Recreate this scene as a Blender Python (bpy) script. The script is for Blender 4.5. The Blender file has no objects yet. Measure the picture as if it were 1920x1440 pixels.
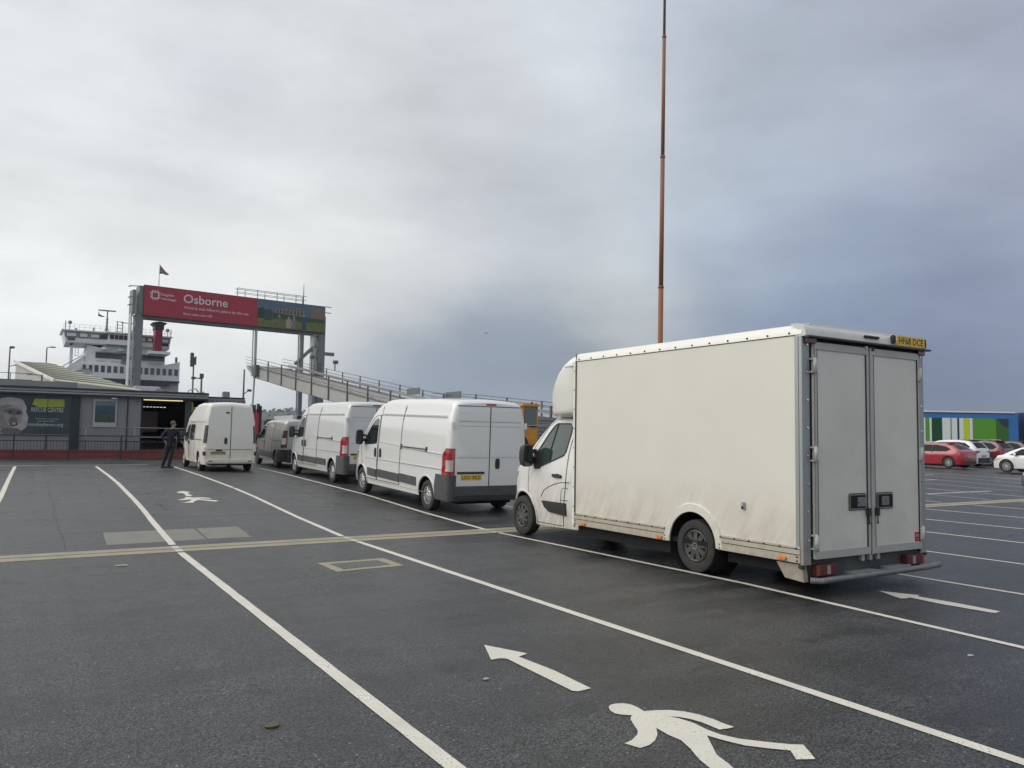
import bpy, bmesh, math, random
from math import sin, cos, pi, radians, sqrt, atan2, exp
from mathutils import Vector, Matrix
random.seed(7)
SC = bpy.context.scene
COL = SC.collection

# ------------------------------------------------------------------ camera, sky, sun, exposure
HEAD = radians(31.77); PITCH = math.atan(98/1480.0); ROLL = math.atan(0.0155); EYE = 1.75
_f = Vector((sin(HEAD)*cos(PITCH), cos(HEAD)*cos(PITCH), sin(PITCH)))
_r = Vector((cos(HEAD), -sin(HEAD), 0)); _u = _r.cross(_f)
_r2 = _r*cos(ROLL)+_u*sin(ROLL); _u2 = _u*cos(ROLL)-_r*sin(ROLL)
cam_d = bpy.data.cameras.new('camera'); cam = bpy.data.objects.new('camera', cam_d); COL.objects.link(cam)
M = Matrix((( _r2.x, _u2.x, -_f.x, 0), (_r2.y, _u2.y, -_f.y, 0), (_r2.z, _u2.z, -_f.z, EYE), (0, 0, 0, 1)))
cam.matrix_world = M
cam_d.sensor_width = 36; cam_d.lens = 1480/1920*36; cam_d.clip_start = 0.05; cam_d.clip_end = 9000
SC.camera = cam
SC.view_settings.view_transform = 'Standard'; SC.view_settings.look = 'None'
SC.view_settings.exposure = 0.0; SC.view_settings.gamma = 1.0

SUN_AZ = radians(-52); SUN_EL = radians(33)
W = bpy.data.worlds.new('World'); SC.world = W; W.use_nodes = True
nt = W.node_tree; nt.nodes.clear()
def N(t, **k):
    n = nt.nodes.new(t)
    for a, b in k.items(): setattr(n, a, b)
    return n
def L(a, b): nt.links.new(a, b)
def math_n(op, a, b=None, c=None):
    n = N('ShaderNodeMath', operation=op)
    for i, v in enumerate((a, b, c)):
        if v is None: continue
        if isinstance(v, (int, float)): n.inputs[i].default_value = v
        else: L(v, n.inputs[i])
    return n.outputs[0]
tc = N('ShaderNodeTexCoord')
noi = N('ShaderNodeTexNoise'); noi.inputs['Scale'].default_value = 2.6; noi.inputs['Detail'].default_value = 5; noi.inputs['Roughness'].default_value = 0.55
mp = N('ShaderNodeMapping'); mp.inputs['Scale'].default_value = (1, 1, 2.2); L(tc.outputs['Generated'], mp.inputs['Vector']); L(mp.outputs[0], noi.inputs['Vector'])
sub = N('ShaderNodeVectorMath', operation='SUBTRACT'); L(noi.outputs['Color'], sub.inputs[0]); sub.inputs[1].default_value = (0.5, 0.5, 0.5)
scl = N('ShaderNodeVectorMath', operation='SCALE'); L(sub.outputs[0], scl.inputs[0]); scl.inputs['Scale'].default_value = 0.26
add = N('ShaderNodeVectorMath', operation='ADD'); L(tc.outputs['Generated'], add.inputs[0]); L(scl.outputs[0], add.inputs[1])
nrm = N('ShaderNodeVectorMath', operation='NORMALIZE'); L(add.outputs[0], nrm.inputs[0])
def lin(c): return c[:3] if len(c) == 4 else tuple(((v/255)/12.92 if v/255 <= 0.04045 else ((v/255+0.055)/1.055)**2.4) for v in c)
def sky_dir(px, py):
    d = _f + _r2*((px-960)/1480) - _u2*((py-720)/1480); return d.normalized()
# cloud masses: direction, colour, tightness
CL = [(0, 0, (214, 218, 222), 60), (480, -50, (208, 213, 217), 60), (960, 0, (203, 207, 214), 60), (1450, 50, (174, 181, 194), 60),
      (1950, 0, (163, 168, 183), 50), (-100, 270, (204, 210, 213), 60), (430, 300, (184, 187, 195), 110), (690, 190, (206, 210, 212), 90),
      (960, 260, (192, 196, 202), 80), (1400, 330, (172, 182, 195), 70), (1950, 360, (160, 166, 184), 60), (20, 470, (250, 251, 250), 150), (330, 480, (226, 228, 226), 150),
      (500, 500, (243, 243, 240), 140), (260, 440, (205, 207, 211), 190), (720, 520, (214, 216, 214), 110), (930, 425, (172, 176, 186), 85), (1130, 560, (196, 200, 201), 110),
      (1500, 560, (128, 144, 170), 90), (1950, 640, (116, 128, 153), 80), (60, 620, (218, 221, 225), 120), (420, 660, (212, 216, 219), 130), (250, 560, (238, 239, 238), 150),
      (720, 690, (146, 156, 172), 170), (660, 610, (205, 207, 208), 200), (1000, 690, (116, 130, 151), 95), (860, 735, (136, 147, 164), 130), (960, 780, (150, 159, 173), 220), (1830, 770, (76, 92, 122), 120), (1830, 690, (104, 118, 145), 110), (1480, 720, (98, 114, 143), 120), (500, 770, (178, 186, 196), 220),
      (-900, 300, (205, 208, 210), 12), (2800, 300, (140, 150, 170), 12)]
accc = None; accw = None
def addv(a, b):
    n = N('ShaderNodeVectorMath', operation='ADD'); L(a, n.inputs[0]); L(b, n.inputs[1]); return n.outputs[0]
dirs = [(sky_dir(px, py), c, k*1.7 if k > 20 else k) for px, py, c, k in CL]
# unseen sky points added to light the vehicles, brightest left and overhead (linear radiance)
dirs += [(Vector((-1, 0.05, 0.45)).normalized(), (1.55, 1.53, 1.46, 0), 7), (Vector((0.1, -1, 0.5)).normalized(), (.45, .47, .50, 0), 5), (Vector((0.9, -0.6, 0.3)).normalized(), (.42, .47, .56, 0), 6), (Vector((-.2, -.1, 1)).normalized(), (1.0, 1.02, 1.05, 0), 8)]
dirs += [(Vector((-sin(radians(a)), cos(radians(a)), .03)).normalized(), (.34, .36, .40, 0), 34) for a in (55, 80, 105, 130)]  # dark low points added at left to give van sides a banded reflection
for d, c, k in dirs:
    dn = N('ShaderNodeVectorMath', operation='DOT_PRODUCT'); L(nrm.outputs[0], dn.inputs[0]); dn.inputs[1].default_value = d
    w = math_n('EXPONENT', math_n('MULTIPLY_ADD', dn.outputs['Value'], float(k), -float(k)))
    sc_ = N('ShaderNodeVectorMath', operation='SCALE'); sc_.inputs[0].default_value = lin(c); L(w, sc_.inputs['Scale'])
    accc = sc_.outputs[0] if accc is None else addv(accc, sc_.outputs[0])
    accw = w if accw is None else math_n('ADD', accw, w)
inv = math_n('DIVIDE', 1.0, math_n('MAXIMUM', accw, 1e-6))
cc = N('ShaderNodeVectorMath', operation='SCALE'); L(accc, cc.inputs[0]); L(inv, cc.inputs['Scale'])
# finer wisps
n2 = N('ShaderNodeTexNoise'); n2.inputs['Scale'].default_value = 3.6; n2.inputs['Detail'].default_value = 7; n2.inputs['Roughness'].default_value = 0.55
mp2 = N('ShaderNodeMapping'); mp2.inputs['Scale'].default_value = (1, 1, 2.6); mp2.inputs['Location'].default_value = (3.1, 1.7, 0.4); L(tc.outputs['Generated'], mp2.inputs['Vector']); L(mp2.outputs[0], n2.inputs['Vector'])
fac = math_n('MULTIPLY_ADD', n2.outputs['Fac'], 0.62, 0.69)
c3 = N('ShaderNodeVectorMath', operation='SCALE'); tint = N('ShaderNodeVectorMath', operation='MULTIPLY'); tint.inputs[1].default_value = (1.0, 1.005, .995); L(cc.outputs[0], tint.inputs[0]); L(tint.outputs[0], c3.inputs[0]); L(fac, c3.inputs['Scale'])
sky = N('ShaderNodeTexSky', sky_type='NISHITA'); sky.sun_disc = False; sky.sun_elevation = SUN_EL; sky.sun_rotation = SUN_AZ; sky.altitude = 10; sky.dust_density = 3
b1 = N('ShaderNodeBackground'); L(sky.outputs[0], b1.inputs[0]); b1.inputs[1].default_value = 0.10
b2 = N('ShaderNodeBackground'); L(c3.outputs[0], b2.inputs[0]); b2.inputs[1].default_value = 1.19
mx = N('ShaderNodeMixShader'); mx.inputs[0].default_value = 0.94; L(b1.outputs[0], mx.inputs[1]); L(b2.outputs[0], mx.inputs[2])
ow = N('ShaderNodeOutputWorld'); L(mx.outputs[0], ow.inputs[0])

sun_d = bpy.data.lights.new('sun', 'SUN'); sun_d.energy = 1.1; sun_d.angle = radians(45); sun_d.color = (1, 0.95, 0.88)
sun = bpy.data.objects.new('sun', sun_d); COL.objects.link(sun)
sv = Vector((sin(SUN_AZ)*cos(SUN_EL), cos(SUN_AZ)*cos(SUN_EL), sin(SUN_EL)))
sun.rotation_euler = sv.to_track_quat('Z', 'Y').to_euler()

# ------------------------------------------------------------------ ground profile
GK = [(0, 0), (13, 0), (16, .05), (20, .16), (24, .23), (28, .30), (34, .36), (45, .45), (1000, .45)]
def gz(y):
    if y <= 0: return 0.0
    for (a, za), (b, zb) in zip(GK, GK[1:]):
        if y <= b: return za+(zb-za)*(y-a)/(b-a)
    return .45

# ------------------------------------------------------------------ materials
MATS = {}
def mat(name, col, rough=0.6, metal=0.0, spec=0.5, coat=0.0, coat_r=0.1, emit=None, estr=0, noise=None, bump=None, dirt=None, trans=0, alpha=1, ior=1.45):
    """noise=(scale, amount) brightness variation; bump=(scale,strength,dist); dirt=(z_lo,z_hi,colour,scale,amount)"""
    if name in MATS: return MATS[name]
    m = bpy.data.materials.new(name); m.use_nodes = True; t = m.node_tree; b = t.nodes['Principled BSDF']
    b.inputs['Base Color'].default_value = (*col, 1); b.inputs['Roughness'].default_value = rough; b.inputs['Metallic'].default_value = metal
    b.inputs['Specular IOR Level'].default_value = spec; b.inputs['Coat Weight'].default_value = coat; b.inputs['Coat Roughness'].default_value = coat_r
    b.inputs['Transmission Weight'].default_value = trans; b.inputs['Alpha'].default_value = alpha; b.inputs['IOR'].default_value = ior
    if emit: b.inputs['Emission Color'].default_value = (*emit, 1); b.inputs['Emission Strength'].default_value = estr
    tcn = t.nodes.new('ShaderNodeTexCoord'); src = None
    def link(a, c): t.links.new(a, c)
    if noise:
        n = t.nodes.new('ShaderNodeTexNoise'); n.inputs['Scale'].default_value = noise[0]; n.inputs['Detail'].default_value = 6; link(tcn.outputs['Object'], n.inputs['Vector'])
        mr = t.nodes.new('ShaderNodeMapRange'); mr.inputs['From Min'].default_value = .25; mr.inputs['From Max'].default_value = .75
        mr.inputs['To Min'].default_value = 1-noise[1]; mr.inputs['To Max'].default_value = 1+noise[1]; link(n.outputs['Fac'], mr.inputs['Value'])
        mm = t.nodes.new('ShaderNodeVectorMath'); mm.operation = 'SCALE'; mm.inputs[0].default_value = col; link(mr.outputs[0], mm.inputs['Scale']); src = mm.outputs[0]
    if dirt:
        zl, zh, dc, sc_, am = dirt
        sp = t.nodes.new('ShaderNodeSeparateXYZ'); link(tcn.outputs['Object'], sp.inputs[0])
        mr = t.nodes.new('ShaderNodeMapRange'); mr.inputs['From Min'].default_value = zh; mr.inputs['From Max'].default_value = zl; link(sp.outputs['Z'], mr.inputs['Value'])
        n = t.nodes.new('ShaderNodeTexNoise'); n.inputs['Scale'].default_value = sc_; n.inputs['Detail'].default_value = 8; n.inputs['Roughness'].default_value = .65
        mpn = t.nodes.new('ShaderNodeMapping'); mpr = t.nodes.new('ShaderNodeMapping'); mpr.inputs['Rotation'].default_value = (-.55, 0, 0); link(tcn.outputs['Object'], mpr.inputs['Vector']); mpn.inputs['Scale'].default_value = (1, 1.9, .55); link(mpr.outputs[0], mpn.inputs['Vector']); link(mpn.outputs[0], n.inputs['Vector'])
        mu = t.nodes.new('ShaderNodeMath'); mu.operation = 'MULTIPLY_ADD'; link(n.outputs['Fac'], mu.inputs[0]); mu.inputs[1].default_value = 2.6; mu.inputs[2].default_value = -.75
        m2 = t.nodes.new('ShaderNodeMath'); m2.operation = 'MULTIPLY'; m2.use_clamp = True; link(mu.outputs[0], m2.inputs[0]); link(mr.outputs[0], m2.inputs[1])
        m3 = t.nodes.new('ShaderNodeMath'); m3.operation = 'MULTIPLY'; link(m2.outputs[0], m3.inputs[0]); m3.inputs[1].default_value = am
        mi = t.nodes.new('ShaderNodeMix'); mi.data_type = 'RGBA'; link(m3.outputs[0], mi.inputs['Factor'])
        if src: link(src, mi.inputs[6])
        else: mi.inputs[6].default_value = (*col, 1)
        mi.inputs[7].default_value = (*dc, 1); src = mi.outputs[2]
        mr2 = t.nodes.new('ShaderNodeMath'); mr2.operation = 'MULTIPLY_ADD'; link(m3.outputs[0], mr2.inputs[0]); mr2.inputs[1].default_value = .5; mr2.inputs[2].default_value = rough; mr2.use_clamp = True
        link(mr2.outputs[0], b.inputs['Roughness'])
        if coat:
            c2 = t.nodes.new('ShaderNodeMath'); c2.operation = 'MULTIPLY_ADD'; link(m3.outputs[0], c2.inputs[0]); c2.inputs[1].default_value = -coat; c2.inputs[2].default_value = coat; link(c2.outputs[0], b.inputs['Coat Weight'])
    if src: link(src, b.inputs['Base Color'])
    if bump:
        n = t.nodes.new('ShaderNodeTexNoise'); n.inputs['Scale'].default_value = bump[0]; n.inputs['Detail'].default_value = 5; link(tcn.outputs['Object'], n.inputs['Vector'])
        bn = t.nodes.new('ShaderNodeBump'); bn.inputs['Strength'].default_value = bump[1]; bn.inputs['Distance'].default_value = bump[2]; link(n.outputs['Fac'], bn.inputs['Height']); link(bn.outputs[0], b.inputs['Normal'])
    MATS[name] = m; return m

DIRT = (.42, .36, .27)
white_paint = mat('white_paint', (.74, .745, .74), .32, coat=1, coat_r=.03, dirt=(.2, 1.0, DIRT, 5, .4), bump=(1.3, .16, .03))
truck_paint = mat('truck_paint', (.76, .755, .74), .35, coat=.5, coat_r=.08, dirt=(.2, 1.5, (.40, .34, .26), 4, .95))
cream_paint = mat('cream_paint', (.75, .74, .695), .38, coat=.45, coat_r=.1, dirt=(.2, 1.25, (.5, .43, .27), 4, .5))
silver_paint = mat('silver_paint', (.60, .61, .61), .32, coat=1, coat_r=.03, dirt=(.2, .9, DIRT, 5, .35), bump=(1.3, .16, .03))
grey_paint = mat('grey_paint', (.36, .36, .345), .32, metal=.3, coat=.7, coat_r=.06)
panel_cream = mat('panel_cream', (.70, .68, .615), .42, coat=.2, coat_r=.2, noise=(2.0, .025), dirt=(.35, 1.30, (.42, .34, .24), 3.4, .78), bump=(1.1, .10, .03))
panel_rear = mat('panel_rear', (.66, .65, .61), .5, noise=(1.2, .05), dirt=(.2, 2.9, (.33, .32, .29), 1.3, .55))
alu = mat('aluminium', (.50, .51, .51), .42, metal=.6, noise=(8, .06))
alu_dirty = mat('aluminium_dirty', (.50, .47, .40), .55, metal=.25, noise=(7, .15), dirt=(.3, .7, (.36, .29, .2), 14, .8))
steel_post = mat('steel_post', (.33, .355, .36), .4, metal=.5, dirt=(.3, 1.2, (.30, .26, .2), 9, .7))
galv = mat('galvanised_steel', (.42, .44, .45), .45, metal=.5, noise=(6, .1))
black_plastic = mat('black_plastic', (.028, .029, .031), .55, noise=(5, .15))
grey_plastic = mat('grey_plastic', (.075, .076, .08), .55, noise=(4, .15))
rubber = mat('rubber', (.035, .034, .033), .8, noise=(9, .25))
dark = mat('dark_underside', (.008, .008, .009), .9)
gap = mat('panel_gap', (.022, .022, .022), .8)
glass = mat('dark_glass', (.012, .02, .02), .04, spec=.7, coat=1, coat_r=.02)
car_glass = mat('car_glass', (.008, .011, .012), .12, spec=.12)
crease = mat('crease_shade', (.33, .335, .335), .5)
glass_green = mat('green_glass', (.03, .055, .045), .03, spec=.8, coat=1, coat_r=.01)
red_lens = mat('red_lens', (.33, .010, .018), .12, coat=1, coat_r=.03)
dull_red_lens = mat('dull_red_lens', (.09, .012, .014), .3, coat=.5)
clear_lens = mat('clear_lens', (.50, .44, .44), .12, coat=1)
amber_lens = mat('amber_lens', (.75, .22, .02), .25, coat=.6)
hub_dark = mat('hubcap_dark', (.075, .075, .072), .42, noise=(10, .2))
hub_silver = mat('hubcap_silver', (.55, .56, .57), .28, metal=.7)
chrome = mat('chrome', (.7, .7, .7), .15, metal=1)
plate_yellow = mat('plate_yellow', (.72, .46, .03), .35)
plate_dirty = mat('plate_dirty', (.42, .34, .14), .5)
ink = mat('ink', (.01, .01, .01), .5)
line_white = None

# ------------------------------------------------------------------ mesh helpers
class MB:
    def __init__(s): s.v = []; s.f = []; s.mi = []; s.m = 0; s.sm = []; s.smooth = False
    def face(s, idx): s.f.append(tuple(idx)); s.mi.append(s.m); s.sm.append(s.smooth)
    def pts(s, P):
        a = len(s.v); s.v.extend([tuple(p) for p in P]); return list(range(a, a+len(P)))
    def poly(s, P): s.face(s.pts(P)); return s
    def box(s, x0, y0, z0, x1, y1, z1, mtx=None):
        P = [Vector((x, y, z)) for z in (z0, z1) for x, y in ((x0, y0), (x1, y0), (x1, y1), (x0, y1))]
        if mtx: P = [mtx@p for p in P]
        i = s.pts(P)
        for q in ((3, 2, 1, 0), (4, 5, 6, 7), (0, 1, 5, 4), (1, 2, 6, 5), (2, 3, 7, 6), (3, 0, 4, 7)): s.face([i[k] for k in q])
        return s
    def cyl(s, p0, p1, r0, r1=None, n=12, caps=True, rot=0):
        r1 = r0 if r1 is None else r1; p0 = Vector(p0); p1 = Vector(p1); d = (p1-p0).normalized()
        a = Vector((0, 0, 1)) if abs(d.z) < .9 else Vector((1, 0, 0)); u = d.cross(a).normalized(); w = d.cross(u)
        A = [p0+(u*cos(rot+2*pi*k/n)+w*sin(rot+2*pi*k/n))*r0 for k in range(n)]; B = [p1+(u*cos(rot+2*pi*k/n)+w*sin(rot+2*pi*k/n))*r1 for k in range(n)]
        i = s.pts(A); j = s.pts(B); so = s.smooth; s.smooth = n > 6
        for k in range(n): s.face((i[k], i[(k+1) % n], j[(k+1) % n], j[k]))
        s.smooth = so
        if caps: s.face(i[::-1]); s.face(j)
        return s
    def bar(s, p0, p1, w, h=None):
        h = h or w; p0 = Vector(p0); p1 = Vector(p1); d = (p1-p0).normalized()
        a = Vector((0, 0, 1)) if abs(d.z) < .95 else Vector((0, 1, 0)); u = d.cross(a).normalized(); v = u.cross(d)
        P = [p+u*a_*w/2+v*b_*h/2 for p in (p0, p1) for a_, b_ in ((-1, -1), (1, -1), (1, 1), (-1, 1))]
        i = s.pts(P)
        for q in ((3, 2, 1, 0), (4, 5, 6, 7), (0, 1, 5, 4), (1, 2, 6, 5), (2, 3, 7, 6), (3, 0, 4, 7)): s.face([i[k] for k in q])
        return s
    def tube(s, path, r, n=6):
        P = [Vector(p) for p in path]; rings = []
        for k, p in enumerate(P):
            d = (P[min(k+1, len(P)-1)]-P[max(k-1, 0)]).normalized()
            a = Vector((0, 0, 1)) if abs(d.z) < .9 else Vector((1, 0, 0)); u = d.cross(a).normalized(); w = d.cross(u)
            rings.append([p+(u*cos(2*pi*j/n+pi/n)+w*sin(2*pi*j/n+pi/n))*r for j in range(n)])
        return s.loft(rings, True, True)
    def loft(s, rings, closed=True, caps=False):
        I = [s.pts(r) for r in rings]; n = len(I[0])
        for a, b in zip(I, I[1:]):
            for k in range(n if closed else n-1): s.face((a[k], a[(k+1) % n], b[(k+1) % n], b[k]))
        if caps: s.face(I[0][::-1]); s.face(I[-1])
        return s
    def lathe(s, prof, n=32, c=(0, 0, 0), axis='x'):
        """prof: list of (along, radius)"""
        R = []
        for a, r in prof:
            ring = []
            for k in range(n):
                t = 2*pi*k/n
                p = (a, r*cos(t), r*sin(t)) if axis == 'x' else ((r*cos(t), a, r*sin(t)) if axis == 'y' else (r*cos(t), r*sin(t), a))
                ring.append((p[0]+c[0], p[1]+c[1], p[2]+c[2]))
            R.append(ring)
        return s.loft(R, True)
    def prism(s, poly, a0, a1, axis='x'):
        """poly of 2D points extruded along axis"""
        def P(p, a): return (a, p[0], p[1]) if axis == 'x' else ((p[0], a, p[1]) if axis == 'y' else (p[0], p[1], a))
        i = s.pts([P(p, a0) for p in poly]); j = s.pts([P(p, a1) for p in poly]); n = len(poly)
        s.face(i[::-1]); s.face(j)
        for k in range(n): s.face((i[k], i[(k+1) % n], j[(k+1) % n], j[k]))
        return s
    def build(s, name, mats, parent=None, smooth=None, loc=None, bevel=0, recalc=True):
        me = bpy.data.meshes.new(name); me.from_pydata(s.v, [], s.f)
        if not isinstance(mats, (list, tuple)): mats = [mats]
        for m in mats: me.materials.append(m)
        for p, mi, sm in zip(me.polygons, s.mi, s.sm): p.material_index = mi; p.use_smooth = sm if smooth is None else smooth
        if recalc or bevel:
            bm = bmesh.new(); bm.from_mesh(me)
            if bevel:
                bmesh.ops.remove_doubles(bm, verts=bm.verts, dist=1e-5)
            bmesh.ops.recalc_face_normals(bm, faces=bm.faces)
            if bevel:
                es = [e for e in bm.edges if len(e.link_faces) == 2 and e.calc_face_angle(0) > .6]
                bmesh.ops.bevel(bm, geom=es, offset=bevel, segments=2, affect='EDGES', clamp_overlap=True)
            bm.to_mesh(me); bm.free()
        o = bpy.data.objects.new(name, me); COL.objects.link(o)
        if parent: o.parent = parent
        if loc: o.location = loc
        return o
def shade_auto(o, ang=35):
    me = o.data; bm = bmesh.new(); bm.from_mesh(me)
    for f in bm.faces: f.smooth = True
    for e in bm.edges:
        e.smooth = not (len(e.link_faces) == 2 and e.calc_face_angle(0) > radians(ang))
    bm.to_mesh(me); bm.free(); return o
def thing(name, label, cat, loc=(0, 0, 0), rotz=0, group=None, rotx=0):
    o = bpy.data.objects.new(name, None); COL.objects.link(o); o.location = loc; o.rotation_euler = (rotx, 0, rotz); o.empty_display_size = .3
    o['label'] = label; o['category'] = cat
    if group: o['group'] = group
    return o
def tag(o, label, cat, group=None):
    o['label'] = label; o['category'] = cat
    if group: o['group'] = group
    return o
def struct(o): o['kind'] = 'structure'; return o
def eval_mesh(o):
    dg = bpy.context.evaluated_depsgraph_get(); dg.update()
    return bpy.data.meshes.new_from_object(o.evaluated_get(dg))
def bool_diff(o, cutters):
    for c in cutters:
        c.parent = o.parent
        md = o.modifiers.new('b', 'BOOLEAN'); md.operation = 'DIFFERENCE'; md.object = c; md.solver = 'EXACT'; md.material_mode = 'TRANSFER'
    me = eval_mesh(o); o.modifiers.clear(); o.data = me
    for c in cutters: bpy.data.objects.remove(c)
    return o
_txt = {}
def text(body, height, m, parent, loc, rot=(pi/2, 0, 0), width=None, bold=0, depth=.002, name='lettering', align='LEFT', sx=1, label=None):
    cu = bpy.data.curves.new('t', 'FONT'); cu.body = body; cu.size = 1; cu.extrude = 0; cu.offset = bold; cu.resolution_u = 3
    o = bpy.data.objects.new('t', cu); COL.objects.link(o); me = eval_mesh(o); bpy.data.objects.remove(o)
    xs = [v.co.x for v in me.vertices]; ys = [v.co.y for v in me.vertices]
    x0, x1, y0, y1 = min(xs), max(xs), min(ys), max(ys)
    k = height/(y1-y0); kx = (width/(x1-x0)) if width else k*sx
    ox = 0 if align == 'LEFT' else -(x1-x0)/2
    for v in me.vertices: v.co.x = (v.co.x-x0+ox)*kx; v.co.y = (v.co.y-y0)*k
    me.materials.append(m); ob = bpy.data.objects.new(name, me); COL.objects.link(ob)
    if parent: ob.parent = parent
    ob.location = loc; ob.rotation_euler = rot
    if label: ob['label'] = label
    return ob
# ------------------------------------------------------------------ vehicle shell
def interp(T, x):
    if x <= T[0][0]: return T[0][1]
    for (a, b), (c, d) in zip(T, T[1:]):
        if x <= c: return b+(d-b)*(x-a)/(c-a)
    return T[-1][1]
class Shell:
    """body skin: plan half-width by y, roof height by y, side profile (relative width) by height"""
    def __init__(s, plan, top, prof, zb, r=.2, crown=.05, bot=None):
        s.plan = plan; s.top = top; s.prof = prof; s.zb = zb; s.r = r; s.crown = crown; s.bot = bot or [(0, zb)]
    def sx(s, y, z):                                   # half-width of the skin at y and height z
        return interp(s.plan, y)*interp(s.prof, z)
    def rr(s, y):
        H = interp(s.top, y); return min(s.r, max(.03, (H-interp(s.bot, y))*.35))
    def sect(s, y):
        H = interp(s.top, y); zb = interp(s.bot, y); r = s.rr(y); P = []
        zs = [zb+(H-r-zb)*(k/11) for k in range(12)]
        P += [(s.sx(y, z), y, z) for z in zs]
        xe = s.sx(y, H-r); rx = min(r*.95, xe*.5)
        for k in range(1, 6):
            a = k/5*pi/2; P.append((xe-rx+rx*cos(a), y, H-r+r*sin(a)))
        xt = xe-rx
        for k in range(1, 5): x = xt*(1-k/4); P.append((x, y, H+s.crown*(1-(x/max(xt, .01))**2)))
        return P+[(-x, y_, z) for x, y_, z in reversed(P[:-1])]
    def mb(s, ys, mtl=None):
        mb = MB(); mb.loft([s.sect(y) for y in ys], True, True); return mb
    def topz(s, x, y):
        H = interp(s.top, y); r = s.rr(y); xe = s.sx(y, H-r)-min(r*.95, s.sx(y, H-r)*.5)
        return H+s.crown*(1-(min(abs(x)/max(xe, .01), 1))**2)
def refine(T, extra=()):
    ys = sorted(set([a for a, b in T] + list(extra))); out = []
    for a, b in zip(ys, ys[1:]):
        n = max(1, int((b-a)/.12)); out += [a+(b-a)*k/n for k in range(n)]
    return out+[ys[-1]]
def side_patch(sh, poly, s, off=.006, grid=.09):
    """window or trim panel lying on the side skin; poly of (y,z); s=-1 left, +1 right"""
    bm = bmesh.new(); vs = []
    n = len(poly)
    for k in range(n):
        a, b = poly[k], poly[(k+1) % n]; m = max(1, int(sqrt((b[0]-a[0])**2+(b[1]-a[1])**2)/grid))
        for j in range(m): t = j/m; vs.append(bm.verts.new((0, a[0]+(b[0]-a[0])*t, a[1]+(b[1]-a[1])*t)))
    f = bm.faces.new(vs)
    bmesh.ops.triangulate(bm, faces=[f]); 
    zs = [v.co.z for v in bm.verts]; z = min(zs)+grid
    while z < max(zs):
        bmesh.ops.bisect_plane(bm, geom=bm.verts[:]+bm.edges[:]+bm.faces[:], plane_co=(0, 0, z), plane_no=(0, 0, 1)); z += grid
    y0 = min(v.co.y for v in bm.verts); y1 = max(v.co.y for v in bm.verts); y = y0+grid*2
    while y < y1:
        bmesh.ops.bisect_plane(bm, geom=bm.verts[:]+bm.edges[:]+bm.faces[:], plane_co=(0, y, 0), plane_no=(0, 1, 0)); y += grid*2
    g = bmesh.ops.extrude_face_region(bm, geom=bm.faces[:])
    for v in [v for v in g['geom'] if isinstance(v, bmesh.types.BMVert)]: v.co.x = -1
    for v in bm.verts:
        o = off if v.co.x > -.5 else -.03
        v.co.x = s*(sh.sx(v.co.y, v.co.z)+o)
    mb = MB(); bm.verts.index_update(); mb.v = [tuple(v.co) for v in bm.verts]; mb.f = [tuple(v.index for v in f.verts) for f in bm.faces]
    mb.mi = [0]*len(mb.f); mb.sm = [False]*len(mb.f); bm.free(); return mb
def side_line(sh, pts, s, r=.006, mb=None, off=0):
    mb = mb or MB(); P = []
    for a, b in zip(pts, pts[1:]):
        m = max(1, int(sqrt((b[0]-a[0])**2+(b[1]-a[1])**2)/.12))
        for j in range(m): t = j/m; y, z = a[0]+(b[0]-a[0])*t, a[1]+(b[1]-a[1])*t; P.append((s*(sh.sx(y, z)+off), y, z))
    y, z = pts[-1]; P.append((s*(sh.sx(y, z)+off), y, z)); mb.tube(P, r, 4); return mb
def top_patch(sh, y0, y1, w0, w1, off=.008, n=8, th=.03):
    mb = MB(); rows = []; rows2 = []
    for k in range(n+1):
        t = k/n; y = y0+(y1-y0)*t; w = w0+(w1-w0)*t
        rows.append([(w*(j/6-1), y, sh.topz(w*(j/6-1), y)+off) for j in range(13)])
        rows2.append([(x, y_, z-th) for x, y_, z in rows[-1]])
    R = [a+b[::-1] for a, b in zip(rows, rows2)]
    mb.loft(R, True, True); return mb
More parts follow.
